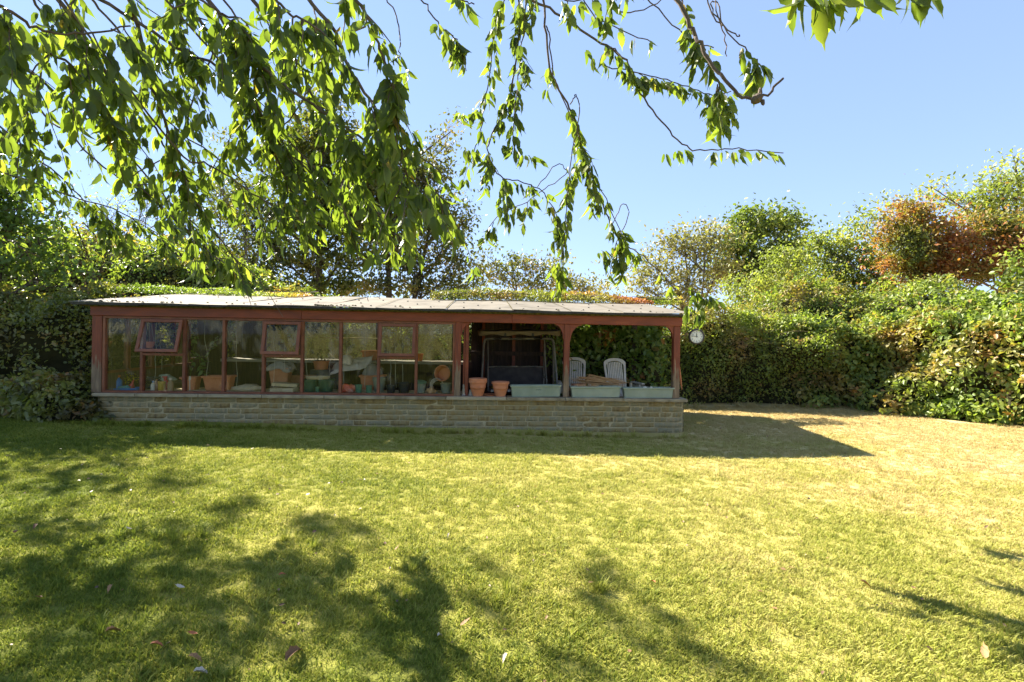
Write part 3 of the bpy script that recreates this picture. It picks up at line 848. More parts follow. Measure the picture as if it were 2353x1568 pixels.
# staging bench behind the glass and long rear shelf
st = empty('staging_bench', BL(0, 0, 0), 0, 'sandy potting bench running just behind the greenhouse front windows', 'bench')
st.rotation_euler = sh.rotation_euler
u = .12
while u < up-.1:
    e = min(u+1.15, up-.03)
    MB().box(u, e-.006, .29, .85, -.03, -.004).build('bench_board', M['sand'], st); u = e
for u in (.3, 1.5, 2.7, 3.9, 5.1):
    MB().box(u, u+.06, .75, .81, -.55, -.031).build('leg', M['dark_wood'], st)
rs_ = empty('rear_shelf', BL(0, 0, 0), 0, 'pale slab shelf along the back wall inside the greenhouse', 'shelf')
rs_.rotation_euler = sh.rotation_euler
MB().box(U(515,2), U(690,2)-.003, 1.85, 2.28, .38, .43).build('shelf_top', M['pale_slab'], rs_)
MB().box(U(690,2)+.003, up-.05, 1.85, 2.28, .38, .43).build('shelf_top', M['pale_slab'], rs_)
for p in (520, 690, 865, 1030):
    MB().box(U(p,2)-.03, U(p,2)+.03, 1.9, 1.96, -.55, .379).build('leg', M['dark_wood'], rs_)
sb = MB().box(U(735,2.1), U(870,2.1), 2.1, 2.25, .84, .86).build('wall_shelf', M['sand'], None)
sb.location = B0; sb.rotation_euler = sh.rotation_euler
tag(sb, 'thin upper wooden shelf on the back wall behind the sixth and seventh panes', 'shelf')
# ------------------------------------------------------------------ things in and on the shelter
def at_(px, v, w): return BL(U(px, v), v, w)
def item(name, label, cat, px, v, w, rz=0, group=None):
    return empty(name, at_(px, v, w), ROT+rz, label, cat, group)
def single(mb, name, mat, label, cat, px, v, w, rz=0, group=None, smooth=True, bev=0):
    o = mb.build(name, M[mat], None, smooth, bev); o.location = at_(px, v, w); o.rotation_euler = (0, 0, ROT+rz)
    return tag(o, label, cat, group)

def pot_mb(r, h, rimh=.035, taper=.60, bands=True):
    t = .012
    p = [(r*taper*.98, 0), (r*taper, .008), (r*.90, h*.55)]
    if bands: p += [(r*.925, h*.56), (r*.925, h*.60), (r*.92, h*.61)]
    p += [(r*.96, h-rimh-.004), (r*1.06, h-rimh), (r*1.09, h-rimh*.4), (r*1.07, h), (r*.97, h), (r*.93, h-rimh), (r*.80, h*.35)]
    return MB().lathe(p, 26)

# terracotta pots on the open ledge
t = item('terracotta_pot', 'nested pair of round terracotta pots on the ledge beside the weathered post', 'flower pot', 1099, .11, 0)
pot_mb(.135, .245).build('outer_pot', M['terracotta'], t, True)
o = pot_mb(.134, .245).build('inner_pot', M['terracotta'], t, True); o.location = (0, 0, .032)
t = single(pot_mb(.13, .23), 'terracotta_pot', 'terracotta', 'single round terracotta pot on the ledge left of the first green trough', 'flower pot', 1151, .11, 0)
o = single(MB().lathe([(.10,0),(.125,.022),(.13,.022),(.118,.022),(.10,.008)], 24), 'plant_saucer', 'terracotta', 'shallow terracotta saucer leaning flat between the two round pots', 'saucer', 1127, .19, 0)
# stone ornaments
mb = MB().lathe([(.03,0),(.034,.01),(.026,.03),(.022,.06),(.026,.09),(.018,.12),(.016,.135),(.02,.15),(.012,.168),(.004,.178)], 10)
single(mb, 'garden_ornament', 'stone', 'slim pale stone garden figure at the foot of the weathered post', 'ornament', 1066, .14, 0)
mb = MB().lathe([(.04,0),(.045,.015),(.035,.035),(.028,.06),(.03,.075),(.018,.095),(.006,.10)], 10).lathe([(.02,0),(.028,.02),(.02,.04)], 8, T(.05,.02,0))
single(mb, 'garden_ornament', 'stone', 'squat pale stone ornament just left of the nested pots', 'ornament', 1083, .16, 0)

# window-box troughs
def trough(px0, px1, h, label, rz=0, dent=0):
    l = (U(px1,.1)-U(px0,.1))
    t = item('plant_trough', label, 'planter', (px0+px1)/2, .115, 0, rz, 'sage green plastic troughs on the ledge')
    MB().shell(l, .17, h, .82, .01, .014, .024).build('trough_shell', M['sage'], t, bev=.003)
    MB().box(-l/2+.05, l/2-.05, -.05, .05, h*.5, h*.6).build('soil', M['soil'], t)
    return t, l
t1, l1 = trough(1173, 1291, .185, 'sage green plastic trough between the terracotta pots and the middle post')
mb = MB()
for k in range(7): mb.tube([(.0+.012*k,-.077,.11+.004*math.sin(k*2)),(.006+.012*k,-.0775,.118)], .003, 4)
mb.build('print_mark', M['dark_green'], t1)
t2, l2 = trough(1310, 1427, .175, 'sage green plastic trough with dry straw in it right of the middle post', R(.6))
mb = MB(); r_ = random.Random(4)
for k in range(70):
    x = r_.uniform(-l2*.35, l2*.05); a = r_.uniform(0, 6.28); q = r_.uniform(.03, .09)
    mb.tube([(x, r_.uniform(-.03,.04), .15), (x+q*math.cos(a)*.6, q*math.sin(a)*.4, .16+r_.uniform(.01,.05)), (x+q*math.cos(a), q*math.sin(a)*.6, .165+r_.uniform(-.02,.05))], .0018, 3)
mb.build('dry_straw', M['bamboo'], t2)['kind'] = 'stuff'
t3, l3 = trough(1431, 1548, .165, 'sage green plastic trough at the right end of the ledge by the last post', R(-1.5))
MB().lathe([(.03,0),(.04,.02),(.02,.045)], 9, T(-.04,.02,.13)).lathe([(.02,0),(.03,.02),(.015,.04)], 9, T(.06,.02,.135)).build('stone', M['cream'], t3, True)
MB().lathe([(.006,0),(.004,.3)], 5, T(0,0,0,0,R(90),0)).build

# clock on its wall bracket beside the end post
cpos = W(1600, 774, 8.25)
clock = empty('outdoor_clock', cpos, R(-4), 'round white outdoor clock with dark rim hanging beside the right end post', 'clock')
RX = T(0,0,0,R(90),0,0)
MB().lathe([(.118,-.02),(.125,-.012),(.127,.02),(.12,.036),(.106,.038),(.100,.022)], 40, RX).build('rim', M['rim'], clock, True)
MB().lathe([(.104,.012),(.104,.023)], 40, RX).build('dial', M['white'], clock)
mb = MB()
for k in range(60):
    a = 2*math.pi*k/60; L_ = .010 if k % 5 else .016; w_ = .0008 if k % 5 else .002
    mb.box(-w_, w_, -.0250, -.0238, .094-L_, .094, Matrix.Rotation(a, 4, 'Y'))
mb.build('minute_marks', M['ink'], clock)
for k in range(1, 13):
    c = bpy.data.curves.new('numeral', 'FONT'); c.body = str(k); c.size = .026; c.align_x = 'CENTER'; c.align_y = 'CENTER'; c.extrude = .0006
    to = bpy.data.objects.new('numeral', c); COL.objects.link(to)
    bpy.context.view_layer.update()
    me = bpy.data.meshes.new_from_object(to.evaluated_get(bpy.context.evaluated_depsgraph_get()))
    COL.objects.unlink(to); bpy.data.objects.remove(to)
    me.materials.clear(); me.materials.append(M['ink'])
    a = 2*math.pi*k/12; o = link('numeral', me, clock, (.071*math.sin(a), -.0245, .071*math.cos(a))); o.rotation_euler = (R(90), 0, 0)
MB().box(-.005, .005, -.029, -.027, -.012, .052, Matrix.Rotation(R(-3), 4, 'Y')).build('hour_hand', M['ink'], clock)
MB().box(-.0035, .0035, -.032, -.030, -.016, .080, Matrix.Rotation(R(-79), 4, 'Y')).build('minute_hand', M['ink'], clock)
MB().lathe([(.007,.024),(.007,.034)], 10, RX).build('centre_pin', M['ink'], clock)
pw = clock.matrix_basis.inverted() @ BL(pf, .10, .93)
MB().tube([(0, .03, .12), (-.03, .03, .17), tuple(pw)], .006, 6).build('bracket', M['rim'], clock)

# ---- garden chairs
FLOOR = -.55
def chair(px, v, rz, label):
    t = empty('garden_chair', at_(px, v, FLOOR), ROT+rz, label, 'chair', 'white plastic garden chairs in the open bay')
    wp = M['white_plastic']
    MB().box(-.23,.23,-.24,.2,.40,.425).build('seat', wp, t, bev=.01)
    for sx in (-1, 1):
        MB().tube([(sx*.25,-.24,0),(sx*.235,-.22,.40),(sx*.26,-.20,.64)], [.025,.022,.018], 6).build('leg', wp, t, True)
        MB().tube([(sx*.24,.26,0),(sx*.22,.2,.40)], [.026,.022], 6).build('leg', wp, t, True)
        MB().box(sx*.30-.035, sx*.30+.035, -.26, .2, .64, .665).build('armrest', wp, t, bev=.008)
        MB().box(sx*.27-.02, sx*.27+.02, .16, .2, .42, .638).build('arm_support', wp, t)
    # tall arched back leaning backwards
    Bk = T(0, .2, .42, R(-13), 0, 0)
    h = .70; w0, w1 = .19, .225
    outer = [(-w0, 0)] + [(-w1, h*.8)] + [(-w1*math.cos(a), h*.86 + .14*h*math.sin(a)) for a in [k*math.pi/12 for k in range(0, 13)]] + [(w1, h*.8), (w0, 0)]
    inner = [(x*.80, (z if z < .1 else z-.055) + (.05 if z < .1 else 0)) for x, z in outer]
    mb = MB(); n = len(outer); vs = []
    for y in (-.014, .014):
        vs += [Bk @ Vector((x, y, z)) for x, z in outer] + [Bk @ Vector((x, y, z)) for x, z in inner]
    fs = []
    for i in range(n-1):
        fs += [(i, i+1, n+i+1, n+i), (2*n+i, 3*n+i, 3*n+i+1, 2*n+i+1), (i, 2*n+i, 2*n+i+1, i+1), (n+i, n+i+1, 3*n+i+1, 3*n+i)]
    mb.add(vs, fs); mb.box(-w0, w0, -.014, .014, 0, .06, Bk)
    mb.build('back_frame', wp, t)
    for k in range(9):
        x = -.140 + .035*k; zt = h*.8 + .14*h*math.sqrt(max(0, 1-(x/.21)**2)) - .03
        MB().box(x-.0125, x+.0125, -.006, .006, .055, zt, Bk).build('back_slat', wp, t)
    return t
chair(1324, 1.55, R(-6), 'white plastic high backed garden chair half hidden by the middle post')
chair(1431, 1.45, R(10), 'white plastic high backed garden chair with its armrest showing right of the cane heap')

# table with canes in front of the chairs
tb = empty('low_table', at_(1362, .75, FLOOR), ROT, 'low reddish wooden table under the heap of canes', 'table')
MB().box(-.42,.42,-.22,.22,.60,.64).build('tabletop', M['old_terracotta'], tb, bev=.005)
for sx in (-1,1):
    for sy in (-1,1): MB().box(sx*.36-.02, sx*.36+.02, sy*.17-.02, sy*.17+.02, 0, .599).build('leg', M['brown_wood'], tb)
bk = MB().box(-.11,.11,-.08,.08,0,.075).build('clay_block', M['old_terracotta'], None, bev=.004)
bk.location = at_(1330, .58, FLOOR+.64); bk.rotation_euler = (0,0,ROT+.1); tag(bk, 'pinkish clay block on the table beside the middle post', 'block')
can = empty('cane_heap', at_(1382, .62, FLOOR+.64), ROT, 'heap of orange bamboo canes lying across the table', 'canes')
r_ = random.Random(8)
for k in range(60):
    z = .03 + .13*abs(r_.random())*(1-abs(k-30)/60); L_ = r_.uniform(.45, .72)
    cx, cy = r_.uniform(-.16, .12), r_.uniform(-.12, .12); a = R(r_.gauss(-14, 8)); p = R(r_.gauss(7, 3))
    d = Vector((math.cos(a)*math.cos(p), math.sin(a)*.4, -math.sin(p)))
    c0 = Vector((cx, cy, z+.03 + .02*(0)))
    MB().tube([c0 - d*L_/2, c0 + Vector((0,0,.006)), c0 + d*L_/2], r_.uniform(.0035, .006), 5).build('cane', M['bamboo'], can)

# ---- swing seat
sw = empty('swing_seat', at_(1190, 1.45, FLOOR), ROT, 'canopied garden swing seat with dark mesh back standing in the open bay', 'swing seat')
def X(px, v=1.45): return U(px, v) - U(1190, 1.45)
def Z(py, v=1.45, px=1190): return UW(px, py, v)[1] - FLOOR
xl, xr = X(1104), X(1281); xtl, xtr = X(1113), X(1274); zt = Z(779)
fr = M['metal_frame']
for sx, xb, xt in ((-1, xl, xtl), (1, xr, xtr)):
    MB().tube([(xb,-.42,0),(xt,-.05,zt-.12),(xt-sx*.03,0,zt-.02)], .02, 8).build('front_leg', fr, sw, True)
    MB().tube([(xb,.42,0),(xt,.05,zt-.12)], .02, 8).build('rear_leg', fr, sw, True)
    MB().tube([(xb,-.42,.02),(xb,.42,.02)], .018, 8).build('foot_rail', fr, sw, True)
MB().tube(catmull([(xtl,-.04,zt-.10),(xtl+.02,-.02,zt-.03),(xtl+.1,0,zt),(0,0,zt),(xtr-.1,0,zt),(xtr-.02,-.02,zt-.03),(xtr,-.04,zt-.10)], 4), .021, 8).build('top_rail', fr, sw, True)
# canopy: sagging cloth with front valance
vs = []; nx = 16
xa, xb_ = X(1100), X(1283); zc = Z(760)
for i in range(nx+1):
    f = i/nx; x = xa + (xb_-xa)*f
    vs += [(x, .35, zc-.03), (x, .0, zc+.02-.012*abs(math.sin(f*math.pi*3))), (x+.0*f, -.40, zc-.012-.01*abs(math.sin(f*math.pi*3))), (x + (.5-f)*.05, -.42, zc-.085-.018*math.cos(f*math.pi*6))]
fs = [(i*4+j, (i+1)*4+j, (i+1)*4+j+1, i*4+j+1) for i in range(nx) for j in range(3)]
cn = MB().add(vs, fs).build('canopy', M['canopy'], sw, True)
sm = cn.modifiers.new('thick', 'SOLIDIFY'); sm.thickness = .006
for f in (.33, .66): 
    x = xa+(xb_-xa)*f; MB().prism([(x-.022,zc-.10),(x+.022,zc-.10),(x+.012,zc-.045),(x-.012,zc-.045)], -.440, -.432).build('canopy_clip', M['black'], sw)
sl, sr = X(1123), X(1253); z1, z0 = Z(845), Z(888)
bkf = MB(); bkf.tube(catmull([(sl,.12,z0-.02),(sl-.005,.17,z1-.06),(sl+.05,.2,z1),((sl+sr)/2,.2,z1+.005),(sr-.05,.2,z1),(sr+.005,.17,z1-.06),(sr,.12,z0-.02)], 4), .013, 6).build('back_rail', fr, sw, True)
MB().add([(sl+.01,.125,z0),(sr-.01,.125,z0),(sr-.01,.185,z1-.05),(sr-.06,.20,z1-.008),(sl+.06,.20,z1-.008),(sl+.01,.185,z1-.05)], [(0,1,2,3,4,5)]).build('backrest', M['seat_fabric'], sw).modifiers.new('t','SOLIDIFY').thickness = .02
MB().box(sl, sr, -.34, .11, z0-.06, z0-.04).build('seat', M['seat_fabric'], sw)
for k in range(10):
    a = sl + .05 + (sr-sl-.05)*k/10
    MB().box(a, a+.045, -.352, -.342, z0-.062, z0-.022).build('fringe_tab', M['white_plastic'], sw)
for x in (sl, sr):
    MB().tube([(x,-.33,z0-.04),(x,-.10,zt-.25),(x,0,zt-.02)], .010, 6).build('hanger', fr, sw, True)
    MB().tube([(x,.15,z0),(x,.02,zt-.10)], .008, 6).build('hanger', fr, sw, True)
    MB().tube([(x,-.33,z0-.04),(x,-.33,z0+.15),(x,.16,z0+.17)], .012, 6).build('arm_rail', fr, sw, True)

# ---- greenhouse contents on the front bench (v about .4-.7, top at w 0)
def bottle(name, label, px, v, h, r, body, cap, capn='cap', cat='bottle', trig=False, w=0, capcol=None):
    t = item(name, label, cat, px, v, w)
    MB().lathe([(r*.95,0),(r,.01),(r,h*.62),(r*.45,h*.80),(r*.4,h*.84)], 14).build('bottle_body', M[body], t, True)
    if trig:
        mb = MB().lathe([(r*.5,h*.84),(r*.5,h*.90)], 10); mb.box(-r*1.5, r*.6, -r*.35, r*.35, h*.90, h*1.0); mb.box(-r*.9, -r*.6, -r*.2, r*.2, h*.72, h*.90)
        mb.build('trigger', M[cap], t, bev=.002)
    else: MB().lathe([(r*.5,h*.84),(r*.5,h),(r*.4,h)], 10).build(capn, M[cap], t)
    return t
bottle('spray_bottle', 'blue spray bottle with orange trigger in the first greenhouse pane', 271, .42, .23, .06, 'blue', 'orange', trig=True)
bottle('spray_bottle', 'red spray bottle among the jars behind the second pane', 382, .5, .215, .035, 'red', 'red', trig=True)
bottle('bottle', 'small white bottle with a dark blue top behind the second pane', 353, .38, .15, .035, 'white_plastic', 'blue')
bottle('bottle', 'amber brown bottle next to the small white one behind the second pane', 361, .38, .18, .026, 'brown_glass', 'brown_glass')
bottle('spray_can', 'tall tan aerosol can at the right of the second pane', 393, .36, .20, .042, 'tan', 'white_plastic', cat='can')
single(MB().lathe([(.045,0),(.05,.01),(.052,.12),(.056,.122),(.056,.14),(.045,.14)], 16), 'yellow_tub', 'yellow', 'yellow plastic tub between the brown bottle and the tan can', 'tub', 372, .42, 0)
t = item('seed_tray', 'long dark blue tray holding small bottles in the first greenhouse pane', 'tray', 292, .42, 0)
MB().shell(.46, .24, .035, .93, .006, .006, .01).build('tray_shell', M['blue'], t)
mb = MB().lathe([(.028,-.07),(.03,-.06),(.03,.06),(.012,.08),(.012,.10)], 12, T(0,0,.03,0,R(84),0))
single(mb, 'small_bottle', 'teal', 'teal and white bottle lying in the blue tray', 'bottle', 285, .36, .012)
mb = MB().lathe([(.05,0),(.052,.02),(.02,.09),(.012,.12),(.012,.15)], 12, T(0,0,0,R(0),R(18),0))
single(mb, 'funnel', 'red', 'red plastic funnel standing in the blue tray', 'funnel', 301, .42, .02)
o = single(MB().box(-.14,.14,-.1,.1,0,.16), 'storage_box', 'grey_green', 'grey storage box in the far left corner of the greenhouse', 'box', 255, .72, 0, bev=.01, smooth=False)
# yellow flowers
def cluster_plant(name, label, cat, loc, n, rad, size, leafm, seed, h=.15, stem=True, droop=0):
    t = empty(name, loc, 0, label, cat)
    r = np.random.default_rng(seed)
    P = r.normal(0, 1, (n,3))*np.array([rad,rad,rad*.7]) + (0,0,h)
    D = r.normal(0, 1, (n,3)) + (0,0,-droop); Nn = r.normal(0,.5,(n,3)) + (0,-.3,1)
    leaves('foliage', P, D, Nn, r.uniform(.7,1.3,n)*size, leafm, t, seed=seed)
    if stem:
        mb = MB()
        for k in range(5):
            q = P[r.integers(0,n)]; mb.tube([(0,0,0),tuple(q*np.array([.4,.4,.6])),tuple(q)], .003, 4)
        mb.build('stem', M['weeds'], t)
    return t
M['yellow_flower'] = leafmat('yellow_petal', [(0,(.20,.28,.04)),(.5,(.55,.42,.05)),(1,(.65,.48,.06))], .3)
cluster_plant('flowering_plant', 'yellow flowering plant behind the funnel in the first pane', 'plant', at_(298,.6,0), 90, .06, .035, M['yellow_flower'], 5, .17)
# heap of black hose / sack
mb = MB(); r_ = random.Random(12)
for k in range(9):
    rr = .17-.008*k; pts = [(rr*math.cos(a)+.01*math.sin(3*a+k), rr*.7*math.sin(a), .02+.02*k+.02*math.sin(a*2+k)) for a in [i*math.pi/9 for i in range(19)]]
    mb.tube(pts, .013, 5)
single(mb, 'coiled_hose', 'black', 'black hose coiled in a heap behind the bottles of the second pane', 'hose', 358, .62, 0)
def blob(nm, mat, label, cat, px, v, w, sx, sy, sz, seed=0, lump=.25, rz=0, sub=3):
    bm = bmesh.new(); bmesh.ops.create_icosphere(bm, subdivisions=sub, radius=1)
    for q in bm.verts:
        p = np.array([[q.co.x*1.7+seed*3.1, q.co.y*1.7, q.co.z*1.7]]); k = 1 + lump*float(fbm(p,3)[0])*2
        q.co = Vector((q.co.x*sx*k, q.co.y*sy*k, max(0, q.co.z*.7+.45)*sz*k))
    me = bpy.data.meshes.new(nm); bm.to_mesh(me); bm.free(); me.materials.append(M[mat]); me.polygons.foreach_set('use_smooth', [True]*len(me.polygons))
    o = link(nm, me); o.location = at_(px, v, w); o.rotation_euler = (0,0,ROT+rz)
    return tag(o, label, cat)
blob('green_sack', 'sage', 'folded pale green sack on top of the coiled hose', 'sack', 386, .62, .12, .13, .08, .10, 2)
blob('compost_bag', 'sand', 'flat sandy compost bag on the bench behind the fourth pane', 'bag', 566, .55, 0, .26, .14, .085, 3)
blob('plastic_bag', 'red_bag', 'crumpled red and white plastic bag in the corner of the seventh pane', 'bag', 803, .42, 0, .12, .09, .11, 4, .4)
blob('sponge', 'bamboo', 'lumpy tan sponge beside the tilted pot behind the last pane', 'sponge', 992, .42, 0, .07, .06, .075, 5, .35)
# rectangular terracotta planters
def planter(px, v, w, lx, ly, h, label, mat='old_terracotta', rz=0):
    t = item('square_planter', label, 'planter', px, v, w, rz)
    MB().shell(lx, ly, h, .76, .014, .02, .03).build('planter_shell', M[mat], t, bev=.004)
    MB().box(-lx*.38, lx*.38, -ly*.34, ly*.34, h*.5, h*.62).build('soil', M['soil'], t)
    return t
planter(441, .55, 0, .27, .24, .21, 'smaller terracotta planter with seedlings behind the third pane', 'terracotta')
planter(505, .52, 0, .46, .26, .235, 'wide terracotta planter behind the post between third and fourth panes', 'terracotta')
planter(646, .72, .06, .36, .26, .30, 'tall square terracotta planter under a clear plastic sheet behind the fifth pane')
planter(690, 1.0, .02, .52, .22, .19, 'long low terracotta planter half hidden behind the fifth and sixth panes')
planter(851, 2.05, .43, .34, .2, .19, 'small terracotta planter standing on the rear shelf behind the seventh pane', 'terracotta')
planter(858, .95, -.02, .44, .24, .26, 'terracotta planter under a clear cloche behind the seventh and eighth panes', 'terracotta')
MB().box(U(646,.72)-.14, U(646,.72)+.14, .62, .82, -.003, .059).build('spacer_block', M['brown_wood'], st)
# supports for things that stand behind the bench
def crate(px0, px1, v0, v1, top, label, mat='dark_wood'):
    t = empty('wooden_crate', at_((px0+px1)/2, (v0+v1)/2, FLOOR), ROT, label, 'crate')
    hx = (U(px1,v0)-U(px0,v0))/2; hy = (v1-v0)/2; H = top-FLOOR
    n = max(3, int(H/.12))
    for sy in (-1, 1):
        for k in range(n): MB().box(-hx, hx, sy*hy-.008, sy*hy+.008, H*k/n+.008, H*(k+1)/n-.004).build('slat', M[mat], t)
    for sx in (-1, 1): MB().box(sx*(hx-.014)-.012, sx*(hx-.014)+.012, -hy+.009, hy-.009, 0, H-.004).build('end_board', M[mat], t)
    MB().box(-hx, hx, -hy, hy, H-.0035, H).build('lid', M[mat], t)
crate(665, 715, .88, 1.15, .019, 'dark wooden crate under the long low planter')
crate(828, 890, .86, 1.06, -.021, 'dark wooden crate under the cloche planter')
crate(722, 800, 1.15, 1.55, .30, 'tall dark crate in the middle of the greenhouse carrying the cream sheet', 'black')
# clear sheet draped on the tall planter
def sheet(px, v, w, sx, sy, sz, seed, label, mat, name, cat, droop=.12, tilt=0, ty=0):
    n = 14; vs = []
    for j in range(n+1):
        for i in range(n+1):
            x = (i/n-.5)*2; y = (j/n-.5)*2; p = np.array([[x*1.6+seed, y*1.6, seed*.7]])
            e = max(abs(x), abs(y)); z = sz*(1-e*e*.3) + float(fbm(p,3)[0])*.06 - droop*max(0, e-.65)*2.4
            vs.append((x*sx, y*sy, z + tilt*x + ty*y))
    fs = [(j*(n+1)+i, j*(n+1)+i+1, (j+1)*(n+1)+i+1, (j+1)*(n+1)+i) for j in range(n) for i in range(n)]
    o = MB().add(vs, fs).build(name, M[mat], None, True); o.location = at_(px, v, w); o.rotation_euler = (0,0,ROT)
    o.modifiers.new('t','SOLIDIFY').thickness = .004
    return tag(o, label, cat)
sheet(646, .72, .37, .22, .16, .07, 3, 'crumpled clear plastic sheet over the tall square planter', 'poly', 'plastic_sheet', 'sheet')
sheet(808, 1.25, .37, .34, .16, .05, 7, 'cream cloth sheet slanting up behind the seventh pane', 'cream', 'cream_sheet', 'cloth', .03, .07, .09)
sheet(795, 1.22, .46, .10, .08, .07, 9, 'crumpled cream cloth on top of the slanting cream sheet', 'cream', 'cream_cloth', 'cloth', .05, 0, .05)
# cloche
mb = MB().lathe([(.17,0),(.165,.04),(.13,.11),(.07,.17),(.02,.185)], 18)
single(mb, 'cloche', 'poly', 'clear plastic cloche over the planter behind the seventh pane', 'cloche', 856, .95, .245)
# boards stacked
for k, (dx, w, rz, tilt, lab) in enumerate(((0,0,-.10,0,'lower sandy paving board lying behind the fifth pane'),(.03,.066,.12,-.10,'upper sandy paving board resting crooked on the lower one'))):
    o = MB().box(-.19,.19,-.10,.10,0,.062 if k == 0 else .05).build('paving_board', M['sand'], None, bev=.004)
    o.location = at_(654+dx*100, .42, w + (.02 if k else 0)); o.rotation_euler = (0, -tilt*0.9, ROT+rz); tag(o, lab, 'board')
# dark green tubs
def tub(px, v, r, h, mat, label, name='plastic_pot', w=0, cat='pot', n=22, rz=0):
    t = item(name, label, cat, px, v, w)
    MB().lathe([(r*.76,0),(r*.78,.006),(r*.93,h*.86),(r,h*.87),(r*1.02,h*.93),(r*1.02,h),(r*.95,h),(r*.90,h*.85),(r*.78,h*.4)], n).build('pot_wall', M[mat], t, True)
    return t
tub(714, .48, .135, .20, 'dark_green', 'dark green plastic tub at the left behind the sixth pane')
tub(750, .50, .135, .20, 'dark_green', 'dark green plastic tub at the right behind the sixth pane')
single(MB().lathe([(.9,0),(1,.015),(1.0,.035),(.95,.035),(.9,.02)], 26, None, .19, .11) if False else MB().lathe([(.17,0),(.19,.02),(.195,.045),(.18,.045),(.165,.02)], 26, None, 1, .6), 'oval_tray', 'sand', 'oval tan tray resting across the two dark green tubs', 'tray', 731, .48, .201)
t = tub(738, 1.28, .14, .15, 'terracotta', 'round terracotta bowl of dry stems on the tall crate', 'terracotta_bowl', .30)
cluster_plant('dead_plant', 'withered stems in the round terracotta bowl', 'plant', at_(736,1.28,.38), 60, .07, .04, M['brown_tree'], 8, .07)
tub(730, .33, .032, .09, 'mid_green', 'tiny green beaker in front of the dark green tubs', 'plastic_cup', cat='cup')
tub(825, .40, .058, .125, 'mid_green', 'small green pot behind the seventh pane, left of its twin')
tub(849, .40, .055, .115, 'mid_green', 'small dusty green pot against the mullion right of the seventh pane')
t = tub(872, .62, .105, .20, 'grey_green', 'stack of two dusty grey green buckets behind the eighth pane', 'bucket', cat='bucket')
o = t.children[0].copy(); COL.objects.link(o); o.parent = t; o.location = (0,0,.028)
tub(899, .40, .080, .125, 'black', 'smaller black pot behind the eighth pane')
tub(929, .45, .105, .165, 'black', 'larger black pot at the right of the eighth pane')
tub(968, .45, .085, .155, 'grey_green', 'grey green pot behind the last pane with a green saucer in it')
single(MB().lathe([(.06,0),(.085,.02),(.09,.03),(.08,.03)], 18, T(0,0,0,R(12),R(8),0)), 'plastic_saucer', 'mid_green', 'green saucer on top of the grey green pot', 'saucer', 968, .45, .155)
tub(1026, .48, .095, .16, 'grey_green', 'grey pot under the tilted terracotta pot in the greenhouse corner')
tp = item('tilted_pot', 'round terracotta pot lying on its side with its mouth to the window', 'flower pot', 1024, .50, .295)
o = pot_mb(.125, .2, bands=False).build('pot_wall', M['terracotta'], tp, True); o.rotation_euler = (R(80), 0, R(-15)); o.location = (0, .1, 0)
MB().lathe([(.03,0),(.034,.03),(.025,.03)], 10, T(0,.12,-.02)).build('foot', M['terracotta'], tp)
single(MB().lathe([(.055,0),(.075,.12),(.082,.14),(.07,.14),(.05,.1)], 18), 'orange_pot', 'orange', 'small glowing orange pot on the rear shelf near the end of the greenhouse', 'pot', 963, 2.0, .43)
mb = MB(); 
for k in range(4): mb.tube([(.10*math.cos(a)-.01*k, .02*math.sin(a*2), .10+.11*math.sin(a)+.012*k) for a in [i*math.pi/7-.3 for i in range(12)]], .006, 5)
single(mb, 'hose_loop', 'stone', 'loops of thin pale hose beside the tilted terracotta pot', 'hose', 1008, .42, 0)
o = single(MB().box(-.045,.045,-.01,.01,0,.055), 'switch_box', 'pale_slab', 'small pale switch box on the dark boards behind the fourth pane', 'switch', 541, 2.36, .70, smooth=False, bev=.003)
# thin white plant labels
o = single(MB().box(-.006,.006,-.001,.001,.0,.20).add([(-.02,0,.17),(.02,0,.18),(.015,0,.235),(-.008,0,.24)], [(0,1,2,3)]), 'plant_label', 'white_plastic', 'white plant label standing in front of the smaller terracotta planter', 'label', 437, .32, 0, smooth=False)
# hanging pot and its cord
hp = item('hanging_pot', 'small orange pot hanging inside the open second window', 'hanging pot', 343, .62, .66)
pot_mb(.072, .10, .02, bands=False).build('pot_wall', M['terracotta'], hp, True)
for a in (0, 2.1, 4.2): MB().tube([(.07*math.cos(a), .07*math.sin(a), .09), (0,0,.55)], .0025, 4).build('hanging_cord', M['twine'], hp)
# seedlings with tall stems
def vine(px, v, w, h, lean, label, seed, n=14, size=.09):
    t = empty('climbing_seedling', at_(px, v, w), ROT, label, 'plant')
    r = np.random.default_rng(seed)
    pts = catmull([(0,0,0),(lean*.2,.02,h*.3),(lean*.7,-.02,h*.65),(lean,0,h)], 5)
    MB().tube(pts, .004, 4).build('stem', M['weeds'], t)
    P = np.array([pts[int(i)] for i in r.integers(4, len(pts), n)]); D = r.normal(0,1,(n,3))*(1,.6,.5)
    leaves('foliage', P, D, r.normal(0,.4,(n,3))+(0,-.5,1), r.uniform(.7,1.2,n)*size, M['plant'], t, seed=seed)
vine(436, .55, .13, .72, .10, 'leggy seedling climbing at the left of the third pane', 1, 16)
vine(452, .58, .13, .70, .30, 'leaning leafy seedling crossing the middle of the third pane', 2, 22)
vine(470, .55, .13, .45, -.08, 'short seedling at the right of the third pane', 3, 10)
